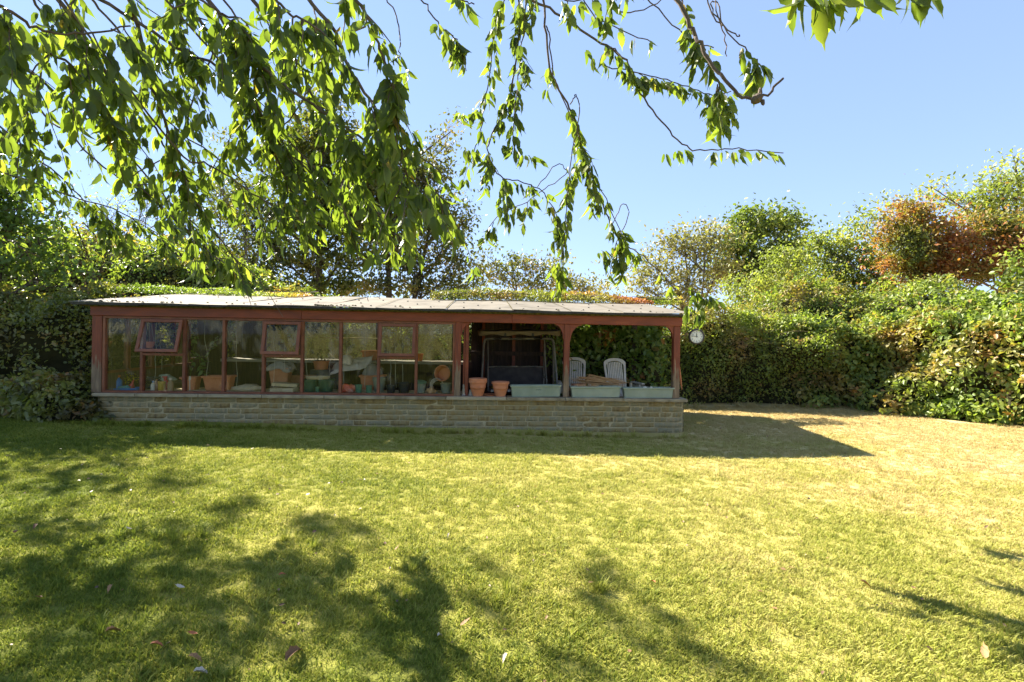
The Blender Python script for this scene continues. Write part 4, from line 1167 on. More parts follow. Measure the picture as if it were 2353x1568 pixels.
# lengths of white twine hanging from the roof
def twine(px0, px1, v, z0, label, seed=0, y0=1.15):
    r = random.Random(seed); a, b = U(px0, v), U(px1, v); n = 6
    pts = [(a+(b-a)*k/n + (r.uniform(-.02,.02) if 0 < k < n else 0), v + r.uniform(-.02,.02), y0+(z0-y0)*k/n) for k in range(n+1)]
    o = MB().tube(catmull(pts, 3), .0028, 4).build('hanging_twine', M['twine']); o.location = B0; o.rotation_euler = sh.rotation_euler
    tag(o, label, 'string', 'lengths of white twine hanging inside the greenhouse')
TW = [(262,252,.5,.22,'slanting twine on the left of the first pane'),(288,305,.7,.15,'long loose twine crossing the first pane to the right'),(356,357,.6,.15,'straight twine down the middle of the second window'),(368,372,.75,.3,'short twine right of centre in the second window'),
      (470,478,.5,.10,'twine hanging in the middle of the third pane'),(536,545,.5,.05,'wavy twine hanging in the dark fourth pane'),(632,628,.5,.05,'twine in the left of the fifth window'),(654,655,.6,.3,'short twine behind the fifth sash'),
      (698,708,.5,.08,'twine along the left edge of the sixth pane'),(762,758,.6,.05,'twine near the right edge of the sixth pane'),(800,790,.5,.12,'slanting twine at the left of the seventh pane'),(838,838,.7,.05,'straight twine at the right of the seventh pane'),
      (893,898,.6,.06,'left twine of the eighth window'),(905,912,.6,.06,'middle twine of the eighth window'),(920,926,.7,.06,'right twine of the eighth window')]
for k, q in enumerate(TW): twine(*q[:4], q[4], k)
# ------------------------------------------------------------------ hedges
def hedge(name, label, cat, path, H, thick, n, size, mat, seed, lump=.35, tmax=.72, depth=.16, zbase=None, core='dark_core', front=0.0, edge=True, shoots=12, upright=.25, tpl=HEX, ex=.55):
    'path: front foot line left to right; H: list of heights at the path points'
    r = np.random.default_rng(seed)
    pts = np.array([(p.x, p.y) for p in catmull([(a, b, 0) for a, b in path], 8)])
    hs = np.interp(np.linspace(0, len(path)-1, len(pts)), range(len(path)), H)
    seg = np.linalg.norm(np.diff(pts, axis=0), axis=1); s = np.concatenate([[0], np.cumsum(seg)]); Ltot = s[-1]
    tan = np.gradient(pts, axis=0); tan /= np.linalg.norm(tan, axis=1, keepdims=True)
    def ev(S_, t, off):
        x = np.interp(S_, s, pts[:,0]); y = np.interp(S_, s, pts[:,1]); h = np.interp(S_, s, hs)
        tx = np.interp(S_, s, tan[:,0]); ty = np.interp(S_, s, tan[:,1])
        l = np.hypot(tx, ty); n2 = np.stack([ty/l, -tx/l], -1)
        ph = t*np.pi
        c = np.sign(np.cos(ph))*np.abs(np.cos(ph))**ex; q = np.abs(np.sin(ph))**ex
        # lumps
        bx = np.stack([x*.9, y*.9 + c*thick*.7, q*h*.9 + seed], -1)
        lm = lump*(fbm(bx, 3)*1.5) + .10*fbm(bx*4.3, 2)
        rad = off + lm
        o = (c*thick) - thick + np.cos(ph)*rad + front*np.sin(np.clip(ph, 0, np.pi))
        z0 = gz(x, y) if zbase is None else zbase
        z = z0 + q*h + np.sin(ph)*rad
        P = np.stack([x + n2[:,0]*o, y + n2[:,1]*o, z], -1)
        Nn = np.stack([n2[:,0]*np.cos(ph), n2[:,1]*np.cos(ph), np.sin(ph)], -1)
        return P, Nn
    root = empty(name, (0,0,0), 0, label, cat)
    # closed dark shell behind the leaves: blocks see-through, inner shade put into its colour
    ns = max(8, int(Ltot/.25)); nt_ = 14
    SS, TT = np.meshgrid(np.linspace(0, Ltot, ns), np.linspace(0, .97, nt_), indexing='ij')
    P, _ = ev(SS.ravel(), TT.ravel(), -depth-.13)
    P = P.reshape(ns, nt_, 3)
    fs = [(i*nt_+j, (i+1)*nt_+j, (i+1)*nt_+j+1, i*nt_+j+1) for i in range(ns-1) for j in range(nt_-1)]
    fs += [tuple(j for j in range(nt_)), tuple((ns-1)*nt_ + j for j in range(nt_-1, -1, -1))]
    MB().add(P.reshape(-1,3).tolist(), fs).build('shade_core', M[core], root)['kind'] = 'stuff'
    # leaves
    S_ = r.random(n)*Ltot; t = r.random(n)*tmax
    dens = fbm(np.stack([S_*1.9, t*7, np.full(n, seed*1.0)], -1), 2)
    keep = dens > -.5 + .3*(r.random(n)-.5)
    S_, t = S_[keep], t[keep]; n = len(S_)
    off = -depth*r.random(n)**1.3 + .05*r.random(n) + (r.random(n) < .06)*r.random(n)*.12
    P, Nn = ev(S_, t, off)
    NN = nrm(Nn*.5 + r.normal(0, .6, (n,3)) + (0, 0, upright))
    D = np.cross(NN, r.normal(0, 1, (n,3))) + np.array([0,0,-.25])
    lcv = np.clip(.62*r.random(n) + .19 + .75*fbm(P*2.6+seed, 3), 0, 1)
    leaves('foliage', P, D, NN, r.uniform(.55, 1.45, n)*size, M[mat], root, seed=seed, tpl=tpl, lc=lcv)
    # arching shoots that break the outline
    if shoots:
        mb = MB(); LP = []; LD = []
        for k in range(shoots):
            P0, N0 = ev(np.array([r.random()*Ltot]), np.array([r.uniform(.15, .6)]), np.array([-.1])); p = Vector(P0[0]); nn = Vector(N0[0])
            d = (nn + Vector((r.normal()*.5, -.2, .6+r.random()*.5))).normalized(); L_ = r.uniform(.35, .9)
            side = Vector((r.normal()*.5, -.3*r.random(), -.8))
            q = [p + d*(L_*f) + side*(L_*.6*f*f) for f in np.linspace(0, 1, 7)]
            mb.tube(q, [.005-.0006*i for i in range(7)], 4)
            for i in range(int(L_*26)):
                f = r.random()*5.9; a = int(f); z = q[a].lerp(q[a+1], f-a)
                LP.append(z + Vector(r.normal(0, .02, 3))); LD.append(Vector(r.normal(0, 1, 3)) + Vector((0,0,-.4)))
        mb.build('shoot', M['brown_wood'], root)['kind'] = 'stuff'
        m_ = len(LP)
        leaves('shoot_leaves', np.array(LP), np.array(LD), r.normal(0,.5,(m_,3))+(0,-.2,1), r.uniform(.6,1.1,m_)*size, M[mat], root, seed=seed+1)
    return root, ev, Ltot

# hedge behind and to the right of the shelter
hedge('hedge', 'long clipped hedge behind the right end of the shelter and the clock, browning in patches', 'hedge',
      [(-.5,11.7),(1.5,11.5),(3.2,11.25),(5.2,11.05),(6.9,10.95)], [2.0,2.15,2.1,2.2,2.2], .9, 48000, .055, 'hedge_leaf', 21, lump=.55, shoots=120, depth=.26, ex=.72)
hedge('bramble_bank', 'bright green bramble thicket with large leaves at the right edge of the lawn', 'brambles',
      [(6.2,11.2),(7.2,10.75),(8.1,10.0),(8.9,8.9),(9.7,7.6),(10.8,6.0)], [2.0,2.2,2.45,2.5,2.55,2.55], 1.0, 32000, .088, 'bright_bramble', 23, lump=.8, shoots=110, front=.25, depth=.3, ex=.85)
hedge('bramble_bank', 'tall loose green thicket above and behind the brambles on the right', 'brambles',
      [(4.6,13.2),(7.0,12.8),(9.0,12.2),(10.6,10.5),(12.0,8.5)], [2.2,2.45,2.65,2.7,2.7], 1.2, 28000, .08, 'bright_bramble', 29, lump=.9, shoots=140, depth=.3, ex=.8)
# left hedge, in its own shade
hedge('shrub_bank', 'tall dark tangled shrubs crowding the left end of the greenhouse', 'shrubs',
      [(-13.5,6.6),(-11,7.2),(-8.9,7.75),(-7.6,8.0),(-6.75,8.35),(-6.55,9.4)], [2.3,2.3,2.2,2.0,1.75,1.6], .9, 26000, .062, 'dark_hedge', 31, lump=.45, shoots=60, front=.1)
hedge('ivy_clump', 'low leafy undergrowth spilling over the left corner of the brick base', 'ivy',
      [(-8.6,7.55),(-7.6,7.50),(-6.9,7.42),(-6.4,7.45),(-6.0,7.52)], [.45,.5,.55,.45,.14], .34, 4200, .08, 'dark_hedge', 33, lump=.22, shoots=22, depth=.12, ex=.9)
# vegetation behind the greenhouse
hedge('bramble_mound', 'sunlit mound of brambles rising behind the left part of the roof', 'brambles',
      [(-13,12.2),(-10.5,12.0),(-8.2,11.6),(-6.4,11.6),(-5.2,11.8),(-4.2,12.0)], [4.0,3.8,3.2,2.95,2.6,2.0], 1.0, 20000, .075, 'bright_bramble', 37, lump=.45, shoots=50)
hedge('back_shrubs', 'low green shrubs showing behind the middle of the roof', 'shrubs',
      [(-5.2,12.8),(-2.5,12.9),(0,12.8),(2.4,13)], [2.15,2.05,2.25,2.3], .8, 12000, .07, 'light_tree', 41, lump=.4, shoots=30)
# weeds strip at lower right
hedge('weed_strip', 'strip of low bright weeds along the foot of the brambles at right', 'weeds',
      [(7.5,9.85),(8.0,9.3),(8.5,8.65),(9.2,7.7),(10.2,6.6)], [.20,.30,.32,.34,.36], .45, 7500, .085, 'weeds', 43, lump=.1, shoots=14, depth=.08, upright=.0)
# creeper seen inside the open bays
cr, _, _ = hedge('wall_creeper', 'large leaved green creeper hanging behind the chairs in the open bay', 'creeper',
      [(U(1288,2.35)*1.0+B0.x-.05, 10.25),(1.7,10.3),(2.35,10.34),(3.1,10.4)], [1.75,1.8,1.8,1.8], .35, 3800, .115, 'creeper', 47, lump=.16, shoots=0, depth=.12)
# strands in the left bay, under the roof
r = np.random.default_rng(5); P = []
for k in range(11):
    u = U(float(r.choice([1085,1090,1150,1165,1200,1215,1230,1250,1262,1273,1278])), 1.9)+r.normal()*.05; L_ = r.uniform(.08,.3) if k < 9 else r.uniform(.6,1.2)
    for i in range(int(L_*60)+6): P.append(BL(u+r.normal()*.04, 1.9+r.normal()*.05, 1.36-r.random()*L_))
P = np.array(P); t = empty('trailing_creeper', BL(0,0,0)*0, 0, 'thin strands of creeper trailing from the roof above the swing seat', 'creeper')
leaves('foliage', P, r.normal(0,.6,(len(P),3))+(0,0,-1), r.normal(0,.5,(len(P),3))+(0,-1,.3), r.uniform(.7,1.2,len(P))*.075, M['creeper'], t, seed=3)
# strands down the right of the swing seat
P = []
for k in range(520):
    P.append(BL(U(1284,2.1)+abs(r.normal())*.16-.1, 2.0+r.normal()*.08, 1.0-1.3*r.random()**1.1))
P = np.array(P); t = empty('hanging_creeper', (0,0,0), 0, 'column of creeper leaves between the swing seat and the middle post', 'creeper')
leaves('foliage', P, r.normal(0,.7,(len(P),3))+(0,0,-1), r.normal(0,.5,(len(P),3))+(0,-1,.4), r.uniform(.7,1.2,len(P))*.09, M['creeper'], t, seed=4)
# red and yellow creeper on the back of the roof
def roof_mat(name, label, px0, px1, hfun, n, seed, v0=2.25, mat='roof_creeper'):
    r = np.random.default_rng(seed); a, b = U(px0, v0), U(px1, v0)
    u = a + (b-a)*r.random(n); f = (u-a)/(b-a); v = v0 + .75*r.random(n)
    hh = hfun(f)*(.75+.35*fbm(np.stack([u*2.2, v*2, u*0+seed], -1), 3)*1.6)
    e = np.clip((v-v0)/.22, 0, 1)**.5
    w = rw(v) + np.maximum(hh, .02)*e*r.random(n)**.5 + .01 - .25*np.clip(v-2.75, 0, 1)
    P = np.array([BL(*q) for q in zip(u, v - .10*fbm(np.stack([u*3,w*3,u*0],-1),2), w)])
    t = empty(name, BL((a+b)/2, v0, 1.7), 0, label, 'creeper'); 
    P = P - np.array(t.location)
    leaves('foliage', P, r.normal(0,1,(n,3)), r.normal(0,.6,(n,3))+(0,-.4,1), r.uniform(.6,1.2,n)*.055, M[mat], t, seed=seed)
    mb = MB()
    for k in range(9):
        u0 = a+(b-a)*r.random(); q = [BL(u0+.15*i+r.normal()*.03, 2.5+r.normal()*.12, 1.70+hfun(.5)*.4) for i in range(6)]
        mb.tube([p - t.location for p in q], .006, 4)
    mb.build('stem', M['bark'], t)
    return t
roof_mat('roof_creeper', 'yellow and red creeper spread along the back edge of the roof', 985, 1500, lambda f: .15+.10*np.sin(np.clip(f,0,1)*np.pi)**.4, 9000, 51)
roof_mat('roof_creeper', 'green creeper tumbling onto the left end of the roof', 190, 690, lambda f: .18*(1-f)+.03, 5500, 53, 2.2, 'bright_bramble')
roof_mat('roof_creeper', 'leafy corner of hedge lapping over the far right end of the roof', 1480, 1580, lambda f: .16+0*f, 1400, 55, 2.3, 'hedge_leaf')

# ------------------------------------------------------------------ trees beyond
def tree(name, label, foot, trunk_r, top, blobs, mat, leaf, per, seed, bark='bark', multi=1, twigs=1.0, clump=.35, group=None, trunk_pts=None):
    '''foot: (px, depth); top: py where the trunk ends; blobs: (px, py, rx, ry, density, [depth]) in photo units'''
    r = np.random.default_rng(seed); px0, d = foot
    base = Vector(((px0-1176.5)/F*d, d, 0)); base.z = gzf(base.x, base.y)-.1
    root = empty(name, base, 0, label, 'tree', group)
    mbT = MB(); mbL = MB(); mbW = MB()
    tip = W(px0 + r.normal()*10, top, d)
    trunk = catmull([base, base.lerp(tip, .35)+Vector((r.normal()*.12,0,0)), base.lerp(tip, .7)+Vector((r.normal()*.2,r.normal()*.2,0)), tip], 5)
    trunks = [trunk]
    for k in range(multi-1):
        e = tip + Vector((r.normal()*1.2, r.normal()*.6, -abs(r.normal())*.6)); trunks.append(catmull([base, base.lerp(e, .4)+Vector((r.normal()*.35, r.normal()*.2, 0)), e], 6))
    for tk in trunks:
        m = len(tk); mbT.tube([q-base for q in tk], [trunk_r*.8*(1-.85*i/(m-1)) for i in range(m)], 8)
    LP = []
    for b in blobs:
        px, py, rx, ry, dens = b[:5]; dd = d + (b[5] if len(b) > 5 else 0)
        c = W(px, py, dd); RX_ = rx/F*dd; RZ = ry/F*dd; RY = (RX_+RZ)*.5
        # limb from the trunk to the blob
        tk = trunks[int(r.integers(0, len(trunks)))]
        zz = max(base.z+.5, c.z - RZ*1.2 - abs(c.x-tk[0].x)*.5)
        s0 = min(tk, key=lambda q: abs(q.z-zz))
        limb = catmull([s0, s0.lerp(c, .5)+Vector((r.normal()*.15, r.normal()*.15, -.1*RZ)), c], 6); m = len(limb)
        mbL.tube([q-base for q in limb], [trunk_r*(.26-.2*i/(m-1))+.004 for i in range(m)], 6)
        vol = RX_*RZ; nc = max(6, int(dens*vol*80))
        u = nrm(r.normal(0, 1, (nc,3))); rad = r.random(nc)**.38
        wob = 1 + .75*fbm(u*2.4+seed+px*.01, 2)
        C = np.array(c) + u*(rad*wob)[:,None]*np.array([RX_,RY,RZ])
        for q in C:
            q = Vector(q); a = limb[int(r.integers(m//2, m))]
            mid = a.lerp(q, .55) + Vector((r.normal()*.1, r.normal()*.1, r.normal()*.1))
            if r.random() < twigs: mbW.tube([a-base, mid-base, q-base], [trunk_r*.05+.004, .006, .003], 3)
            k = max(1, int(per*r.uniform(.4, 1.6)))
            LP.append(np.array(q) + r.normal(0, 1, (k,3))*clump*np.array([1,1,.6])*r.uniform(.5,1.2))
    P = np.concatenate(LP) - np.array(base); n = len(P)
    fly = r.random(n) < .10; P[fly] += r.normal(0, .32, (int(fly.sum()), 3))
    mbT.build('trunk', M[bark], root, True); mbL.build('limb', M[bark], root, True)
    mbW.build('twig', M[bark], root)['kind'] = 'stuff'
    leaves('crown', P, r.normal(0,1,(n,3))+(0,0,-.35), r.normal(0,.8,(n,3))+(0,0,.8), r.uniform(.6,1.3,n)*leaf*1.2, M[mat], root, seed=seed, lc=np.clip(.3+.4*r.random(n)+.8*fbm(P*1.3+seed, 2)-.0, 0, 1))
    return root

tree('tall_tree', 'tallest dark olive tree directly behind the greenhouse, its straight trunk rising left of centre', (742,20), .24, 230,
     [(742,240,35,45,1.0),(725,320,60,55,1.0),(775,330,55,60,1.0),(690,400,70,60,.9),(760,420,70,60,1.0),(815,400,50,60,.9),(650,480,70,50,.8),(720,500,80,55,.9),(800,500,70,60,1.0),(620,560,80,45,.7),(700,590,80,45,.8),(790,590,70,45,.8),(560,430,60,45,.5),(600,630,70,35,.8),(520,330,35,40,.3),(560,500,70,50,.8),(540,590,70,45,.8),(620,660,70,25,1.1),(720,665,80,25,1.2),(800,655,60,25,1.1),(680,330,50,60,.7),(840,460,40,50,.8)],
     'olive', .13, 20, 61, clump=.32)
tree('spreading_tree', 'spreading dark fork-trunked tree behind the middle of the roof, browner at its right', (897,19), .20, 420,
     [(880,400,70,50,1),(940,370,60,45,.9),(900,460,90,50,1),(1000,400,50,50,.55),(980,470,70,50,.8),(850,520,70,45,.9),(930,540,90,45,1),(1030,540,60,45,.8),(1070,500,35,45,.4),(880,590,80,35,.9),(980,600,80,35,.9),(1060,610,60,30,.8),(1020,340,30,40,.3),(870,655,60,25,1.2),(960,660,60,25,1.2),(1050,660,60,25,1.2),(950,430,60,50,.8),(840,430,50,50,.9),(1040,300,14,30,.3)],
     'brown_tree', .12, 19, 67, multi=2, clump=.3)
tree('bare_tree', 'thin sparse sapling, leftmost of the nearly bare ones behind the greenhouse', (270,15), .06, 470, [(240,480,60,60,.7),(290,540,50,50,.8),(330,470,50,60,.6),(220,560,50,40,.8)], 'light_tree', .075, 7, 71, 'pale_bark', 3, clump=.3)
tree('bare_tree', 'thin sparse sapling with a rusty stem right of the leftmost one', (385,15), .05, 440, [(360,470,50,60,.5),(420,500,50,50,.7),(400,560,60,40,.9),(330,590,60,30,.9)], 'brown_tree', .075, 7, 73, 'pale_bark', 3, clump=.3)
tree('bare_tree', 'thin sparse sapling nearest to the tall olive tree', (500,16), .06, 400, [(480,420,60,60,.5),(530,470,60,60,.55),(470,540,60,50,.5),(560,540,50,50,.7),(500,600,70,30,.9)], 'olive', .085, 8, 79, 'pale_bark', 3, clump=.3)
tree('leafy_tree', 'dense bright green tree at the far left edge beyond the shrubs', (-60,9.0), .14, 420,
     [(-80,420,90,70,1.2),(10,440,60,50,1.2),(40,510,70,50,1.2),(-60,530,90,60,1.2),(90,560,50,40,1.2),(20,600,90,50,1.3),(130,620,70,40,1.2),(-160,480,90,110,1.1),(-40,460,60,60,1.2),(60,470,50,50,1.1),(-250,420,90,120,1.0)], 'left_tree', .085, 26, 83, clump=.2)
tree('leafy_tree', 'smaller yellowing tree standing over the left shrub bank', (170,9.8), .09, 520, [(130,540,60,40,.9),(200,580,60,40,.9),(250,560,40,50,.6),(190,510,40,40,.6)], 'bright_bramble', .07, 18, 87, clump=.2)
tree('distant_tree', 'low distant bush beside the spreading tree, seen above the roof', (1180,24), .12, 600, [(1150,630,60,30,.8),(1210,610,50,30,.7),(1230,650,60,25,.9),(1120,590,20,25,.3)], 'brown_tree', .13, 16, 89, clump=.3)
tree('distant_tree', 'low distant bush with open top above the red roof creeper', (1310,24), .12, 620, [(1290,650,50,28,.8),(1350,660,60,25,.9),(1270,600,25,20,.3)], 'beige_tree', .13, 16, 91, clump=.3)
tree('sparse_tree', 'pale beige thinly leaved tree above the right half of the roof', (1560,20), .14, 560,
     [(1530,560,50,40,.7),(1590,560,60,45,.8),(1640,540,50,45,.8),(1510,620,60,45,.8),(1580,640,70,40,.8),(1650,620,60,50,.9),(1470,650,50,35,.7),(1560,690,70,30,1)], 'beige_tree', .11, 17, 93, 'pale_bark', 2, clump=.3)
tree('oak_tree', 'rounded bright green oak top on the skyline right of centre', (1730,21), .2, 520,
     [(1715,505,40,35,1.1),(1765,520,45,40,1.1),(1810,510,35,35,1),(1690,560,50,40,1.1),(1750,580,60,45,1.1),(1815,575,45,45,1.1),(1840,620,30,40,1),(1760,640,70,45,1.1),(1680,620,50,40,1)], 'oak', .13, 24, 97, clump=.3)
tree('shrub_tree', 'light green shrub in front of the oak on the right', (1800,15.5), .08, 640, [(1780,620,45,45,1),(1830,640,60,50,1.1),(1760,680,60,45,1.1),(1840,700,70,40,1.2),(1720,710,50,30,1.1),(1690,670,50,40,1.0),(1800,580,30,30,.8)], 'light_tree', .08, 30, 101, multi=2, clump=.22)
tree('shrub_tree', 'light green bushy tree between the oak and the red creeper', (1930,15.5), .09, 560, [(1890,580,45,35,1),(1940,560,50,40,1),(1920,620,60,45,1.1),(1990,610,50,50,1),(1960,670,70,45,1.2),(1890,690,60,40,1.2),(2040,660,50,40,1.1),(1880,550,30,25,.9),(1960,530,30,25,.8),(2000,690,70,40,1.2),(1830,690,60,40,1.2)], 'light_tree', .085, 30, 103, multi=2, clump=.22)
tree('creeper_clad_tree', 'tree smothered in orange red creeper at the upper right', (2190,13.6), .14, 500,
     [(2095,480,45,30,1.6),(2060,540,50,40,1.5),(2120,540,60,45,1.6),(2090,600,60,40,1.5),(2150,600,60,45,1.6),(2210,560,60,45,1.5),(2270,530,60,40,1.5),(2330,540,60,45,1.5),(2240,610,70,40,1.6),(2320,600,70,45,1.5),(2140,640,60,30,1.6),(2380,580,60,50,1.4)], 'red_creeper', .07, 60, 107, multi=2, clump=.2)
tree('airy_tree', 'tall airy olive tree rising behind the red creeper at the right edge', (2290,18), .15, 400,
     [(2330,410,50,40,.8),(2270,440,60,35,.8),(2200,450,60,30,.6),(2140,430,60,22,.35),(2060,470,60,25,.35),(2010,500,50,30,.35),(2310,480,70,40,1),(2380,430,60,60,1),(2240,490,60,30,.9),(2340,360,30,25,.3),(1990,560,35,40,.5),(2030,600,40,50,.8)], 'light_tree', .11, 16, 109, multi=2, clump=.3)
tree('leafy_tree', 'green yellow tree cut by the right edge of the frame above the brambles', (2400,11.5), .1, 560, [(2360,600,50,50,1.2),(2400,660,70,60,1.2),(2420,540,60,50,1.1),(2330,680,40,40,1.2)], 'bright_bramble', .085, 26, 113, clump=.2)

# ------------------------------------------------------------------ overhanging cherry tree
tpls = [ovate(.21,.25,.14,.012), ovate(.19,.6,.35,.012), ovate(.22,.2,.55,.014,twist=.35), ovate(.18,.9,.08,.01,twist=-.45), ovate(.20,.35,-.2,.014), ovate(.17,.7,.7,.018,twist=.6)]
rc = np.random.default_rng(2024)
TR = Vector((-4.9,-1.6,0)); TR.z = gzf(TR.x, TR.y)-.1
ch = empty('cherry_tree', TR, 0, 'large cherry tree whose leafy drooping branches hang across the top of the view', 'tree')
def toT(p): return Vector(p) - TR
hubA = Vector((-3.4,1.8,4.9)); hubB = Vector((-.3,2.3,4.6)); hubC = Vector((1.8,2.0,4.4)); fork = Vector((-4.7,-1.0,2.6))
MB().tube([toT(p) for p in catmull([TR, TR+Vector((.05,.1,.9)), fork], 6)], [.23-.006*i for i in range(13)], 14).build('trunk', M['bark'], ch, True)
for pts, r0, r1 in (([fork, Vector((-4.2,.4,4.0)), hubA], .13, .07), ([hubA, Vector((-1.9,2.1,5.0)), hubB], .07, .045), ([hubB, Vector((.8,2.2,4.7)), hubC], .04, .022), ([fork, Vector((-5.6,1.2,4.2)), Vector((-6.2,3.4,5.2))], .11, .05)):
    c = catmull(pts, 6); MB().tube([toT(p) for p in c], [r0+(r1-r0)*i/(len(c)-1) for i in range(len(c))], 10).build('limb', M['bark'], ch, True)

LP, LD, LS = [], [], []
twig = MB()
def spray(pts, rad, step, f0=0.0, lsize=.10, kmin=3, kmax=6, thin=None):
    'leaves in little bunches along a polyline'
    tot = sum((pts[i+1]-pts[i]).length for i in range(len(pts)-1)); acc = 0; nxt = f0*tot
    for i in range(len(pts)-1):
        a, b = pts[i], pts[i+1]; L_ = (b-a).length
        while nxt < acc + L_:
            p = a.lerp(b, (nxt-acc)/L_); k = int(rc.integers(min(kmin, kmax), kmax+1)); tdir = (b-a).normalized()
            for _ in range(k):
                o = Vector(rc.normal(0, 1, 3)); o.z *= .5; o.normalize()
                d = Vector((0,0,-1))*rc.uniform(.5, 1.15) + o*rc.uniform(.15, .65) + tdir*.2
                q = p + o*.012 + d.normalized()*.018 + Vector((0,0,-.005))
                LP.append(q); LD.append(d); LS.append(lsize*rc.uniform(.5, 1.2))
            nxt += step*1.02*rc.uniform(.6, 1.4)
        acc += L_
def branch(P, d0, d1, r0, hub, leafy=.2, step=.09, lsize=.105, subs=0, sublen=(.25,.6), subdir=(.45,0,-.8), rad_end=.004, kmax=6, substep=.085, named='branch'):
    n = len(P)
    pts = [W(x, y, d0+(d1-d0)*i/(n-1)) for i, (x, y) in enumerate(P)]
    top = pts[0] + (pts[0]-pts[1]).normalized()*.25
    pts = [hub, hub.lerp(top, .6)+Vector((0,0,.12)), top] + pts
    c = catmull(pts, 5)
    m = len(c); c = [q + Vector(rc.normal(0, 1, 3))*.0055*(0 < i < m-1) for i, q in enumerate(c)]
    MB().tube([toT(q) for q in c], [r0+(rad_end-r0)*(i/(m-1))**.8 for i in range(m)], 7).build(named, M['bark'], ch, True)
    vis = c[15:]
    if step: spray(vis, r0, step, leafy, lsize, 3, kmax)
    for k in range(int(subs*.85)):
        a = vis[int(rc.integers(min(int(len(vis)*max(0, leafy-.15)), len(vis)-2), len(vis)-1))]
        L_ = rc.uniform(*sublen); dv = (Vector(subdir) + Vector(rc.normal(0, .38, 3))).normalized()
        q = [a + dv*(L_*f) + Vector((0,0,-L_*.35*f*f)) + Vector(rc.normal(0,.006,3)) for f in (0,.25,.5,.75,1)]
        twig.tube([toT(p) for p in q], [.0045,.0038,.003,.0025,.002], 4)
        spray(q, .003, substep, .12, lsize, 3, kmax)
    return c
# left canopy
D_ = (.42,.25,-.75)
branch([(120,-20),(200,90),(265,200),(330,260),(390,350),(440,430)], 3.0, 3.6, .022, hubA, .1, .10, .11, 10, (.25,.55), D_)
branch([(290,-20),(330,110),(350,200),(395,320),(430,430),(500,540),(550,610)], 3.1, 3.6, .020, hubA, .15, .09, .11, 12, (.25,.6), D_)
branch([(470,-20),(540,90),(620,170),(700,230),(790,290),(880,350),(960,410),(1035,470)], 2.9, 3.1, .019, hubA, .12, .08, .115, 16, (.18,.42), (.3,.1,-.85))
branch([(-40,90),(60,160),(180,260),(290,350),(370,440),(450,520),(535,600)], 3.6, 4.8, .018, hubA, .1, .09, .11, 14, (.25,.6), D_)
branch([(-60,230),(40,330),(130,400),(200,470),(240,520)], 4.2, 5.0, .014, hubA, .1, .09, .10, 10, (.25,.55), D_)
branch([(-60,30),(80,110),(160,150),(240,250),(260,330)], 2.4, 3.0, .015, hubA, .05, .09, .11, 11, (.2,.45), D_)
branch([(560,-20),(640,70),(690,160),(740,260),(800,350),(840,440),(850,520)], 3.1, 3.3, .016, hubA, .1, .085, .11, 13, (.2,.5), (.25,.1,-.85))
branch([(690,-20),(760,60),(800,150),(850,230),(900,300),(930,380),(945,460),(940,540)], 2.8, 3.0, .016, hubA, .1, .08, .115, 15, (.18,.45), (.2,0,-.9))
branch([(800,-20),(850,50),(880,130),(905,190),(925,250)], 2.5, 2.6, .013, hubB, .0, .075, .115, 10, (.14,.32), (.2,0,-.9))
branch([(380,-20),(470,60),(560,190),(620,300),(650,400),(700,480),(740,520)], 3.1, 3.4, .016, hubA, .1, .09, .11, 15, (.25,.6), (.3,.1,-.8))
branch([(200,-20),(330,60),(420,120),(520,160),(600,260),(640,330),(760,440),(810,520)], 3.1, 3.3, .016, hubA, .1, .09, .11, 13, (.25,.55), (.3,.1,-.8))
branch([(-60,-10),(30,30),(100,70),(190,80),(300,60)], 2.2, 2.7, .014, hubA, .0, .08, .115, 10, (.15,.35), D_)
branch([(60,-20),(110,60),(100,160),(60,260),(40,330)], 3.0, 3.4, .012, hubA, .1, .09, .10, 9, (.2,.45), D_)
branch([(620,-20),(660,30),(720,60),(770,110)], 2.3, 2.4, .010, hubA, .0, .075, .115, 6, (.12,.28), (.1,0,-.9))
branch([(440,-20),(500,30),(560,50),(600,110)], 2.6, 2.9, .010, hubA, .0, .08, .11, 6, (.12,.3), (.1,0,-.9))
branch([(-40,380),(80,420),(160,450),(260,480),(330,520),(400,560)], 4.2, 5.0, .010, hubA, .1, .09, .11, 8, (.15,.4), D_)
branch([(150,300),(260,400),(330,440),(420,520),(470,570),(545,630)], 3.9, 4.4, .009, hubA, .35, .07, .11, 10, (.12,.35), (.5,.1,-.7))
branch([(480,380),(560,430),(640,480),(700,510),(740,560)], 3.2, 3.4, .007, hubA, .3, .08, .11, 6, (.12,.3), (.4,.1,-.8))
branch([(760,400),(830,450),(880,500),(930,560)], 3.5, 3.7, .007, hubA, .3, .08, .11, 6, (.12,.3), (.3,.1,-.8))
branch([(-40,520),(30,560),(90,590)], 5.0, 5.3, .007, hubA, .0, .10, .10, 4, (.12,.3), (.4,.1,-.8))
# long bare grey stem crossing the left
branch([(495,110),(440,240),(410,330),(300,410)][::1], 3.2, 3.5, .008, hubA, .9, 0, .1, 0)
branch([(775,95),(740,160),(680,250),(640,300)], 3.0, 3.1, .007, hubA, .9, 0, .1, 0)
branch([(195,-20),(260,60),(400,230),(415,300),(560,420),(640,600)], 3.4, 3.8, .012, hubA, .3, .13, .10, 4, (.2,.4), D_)
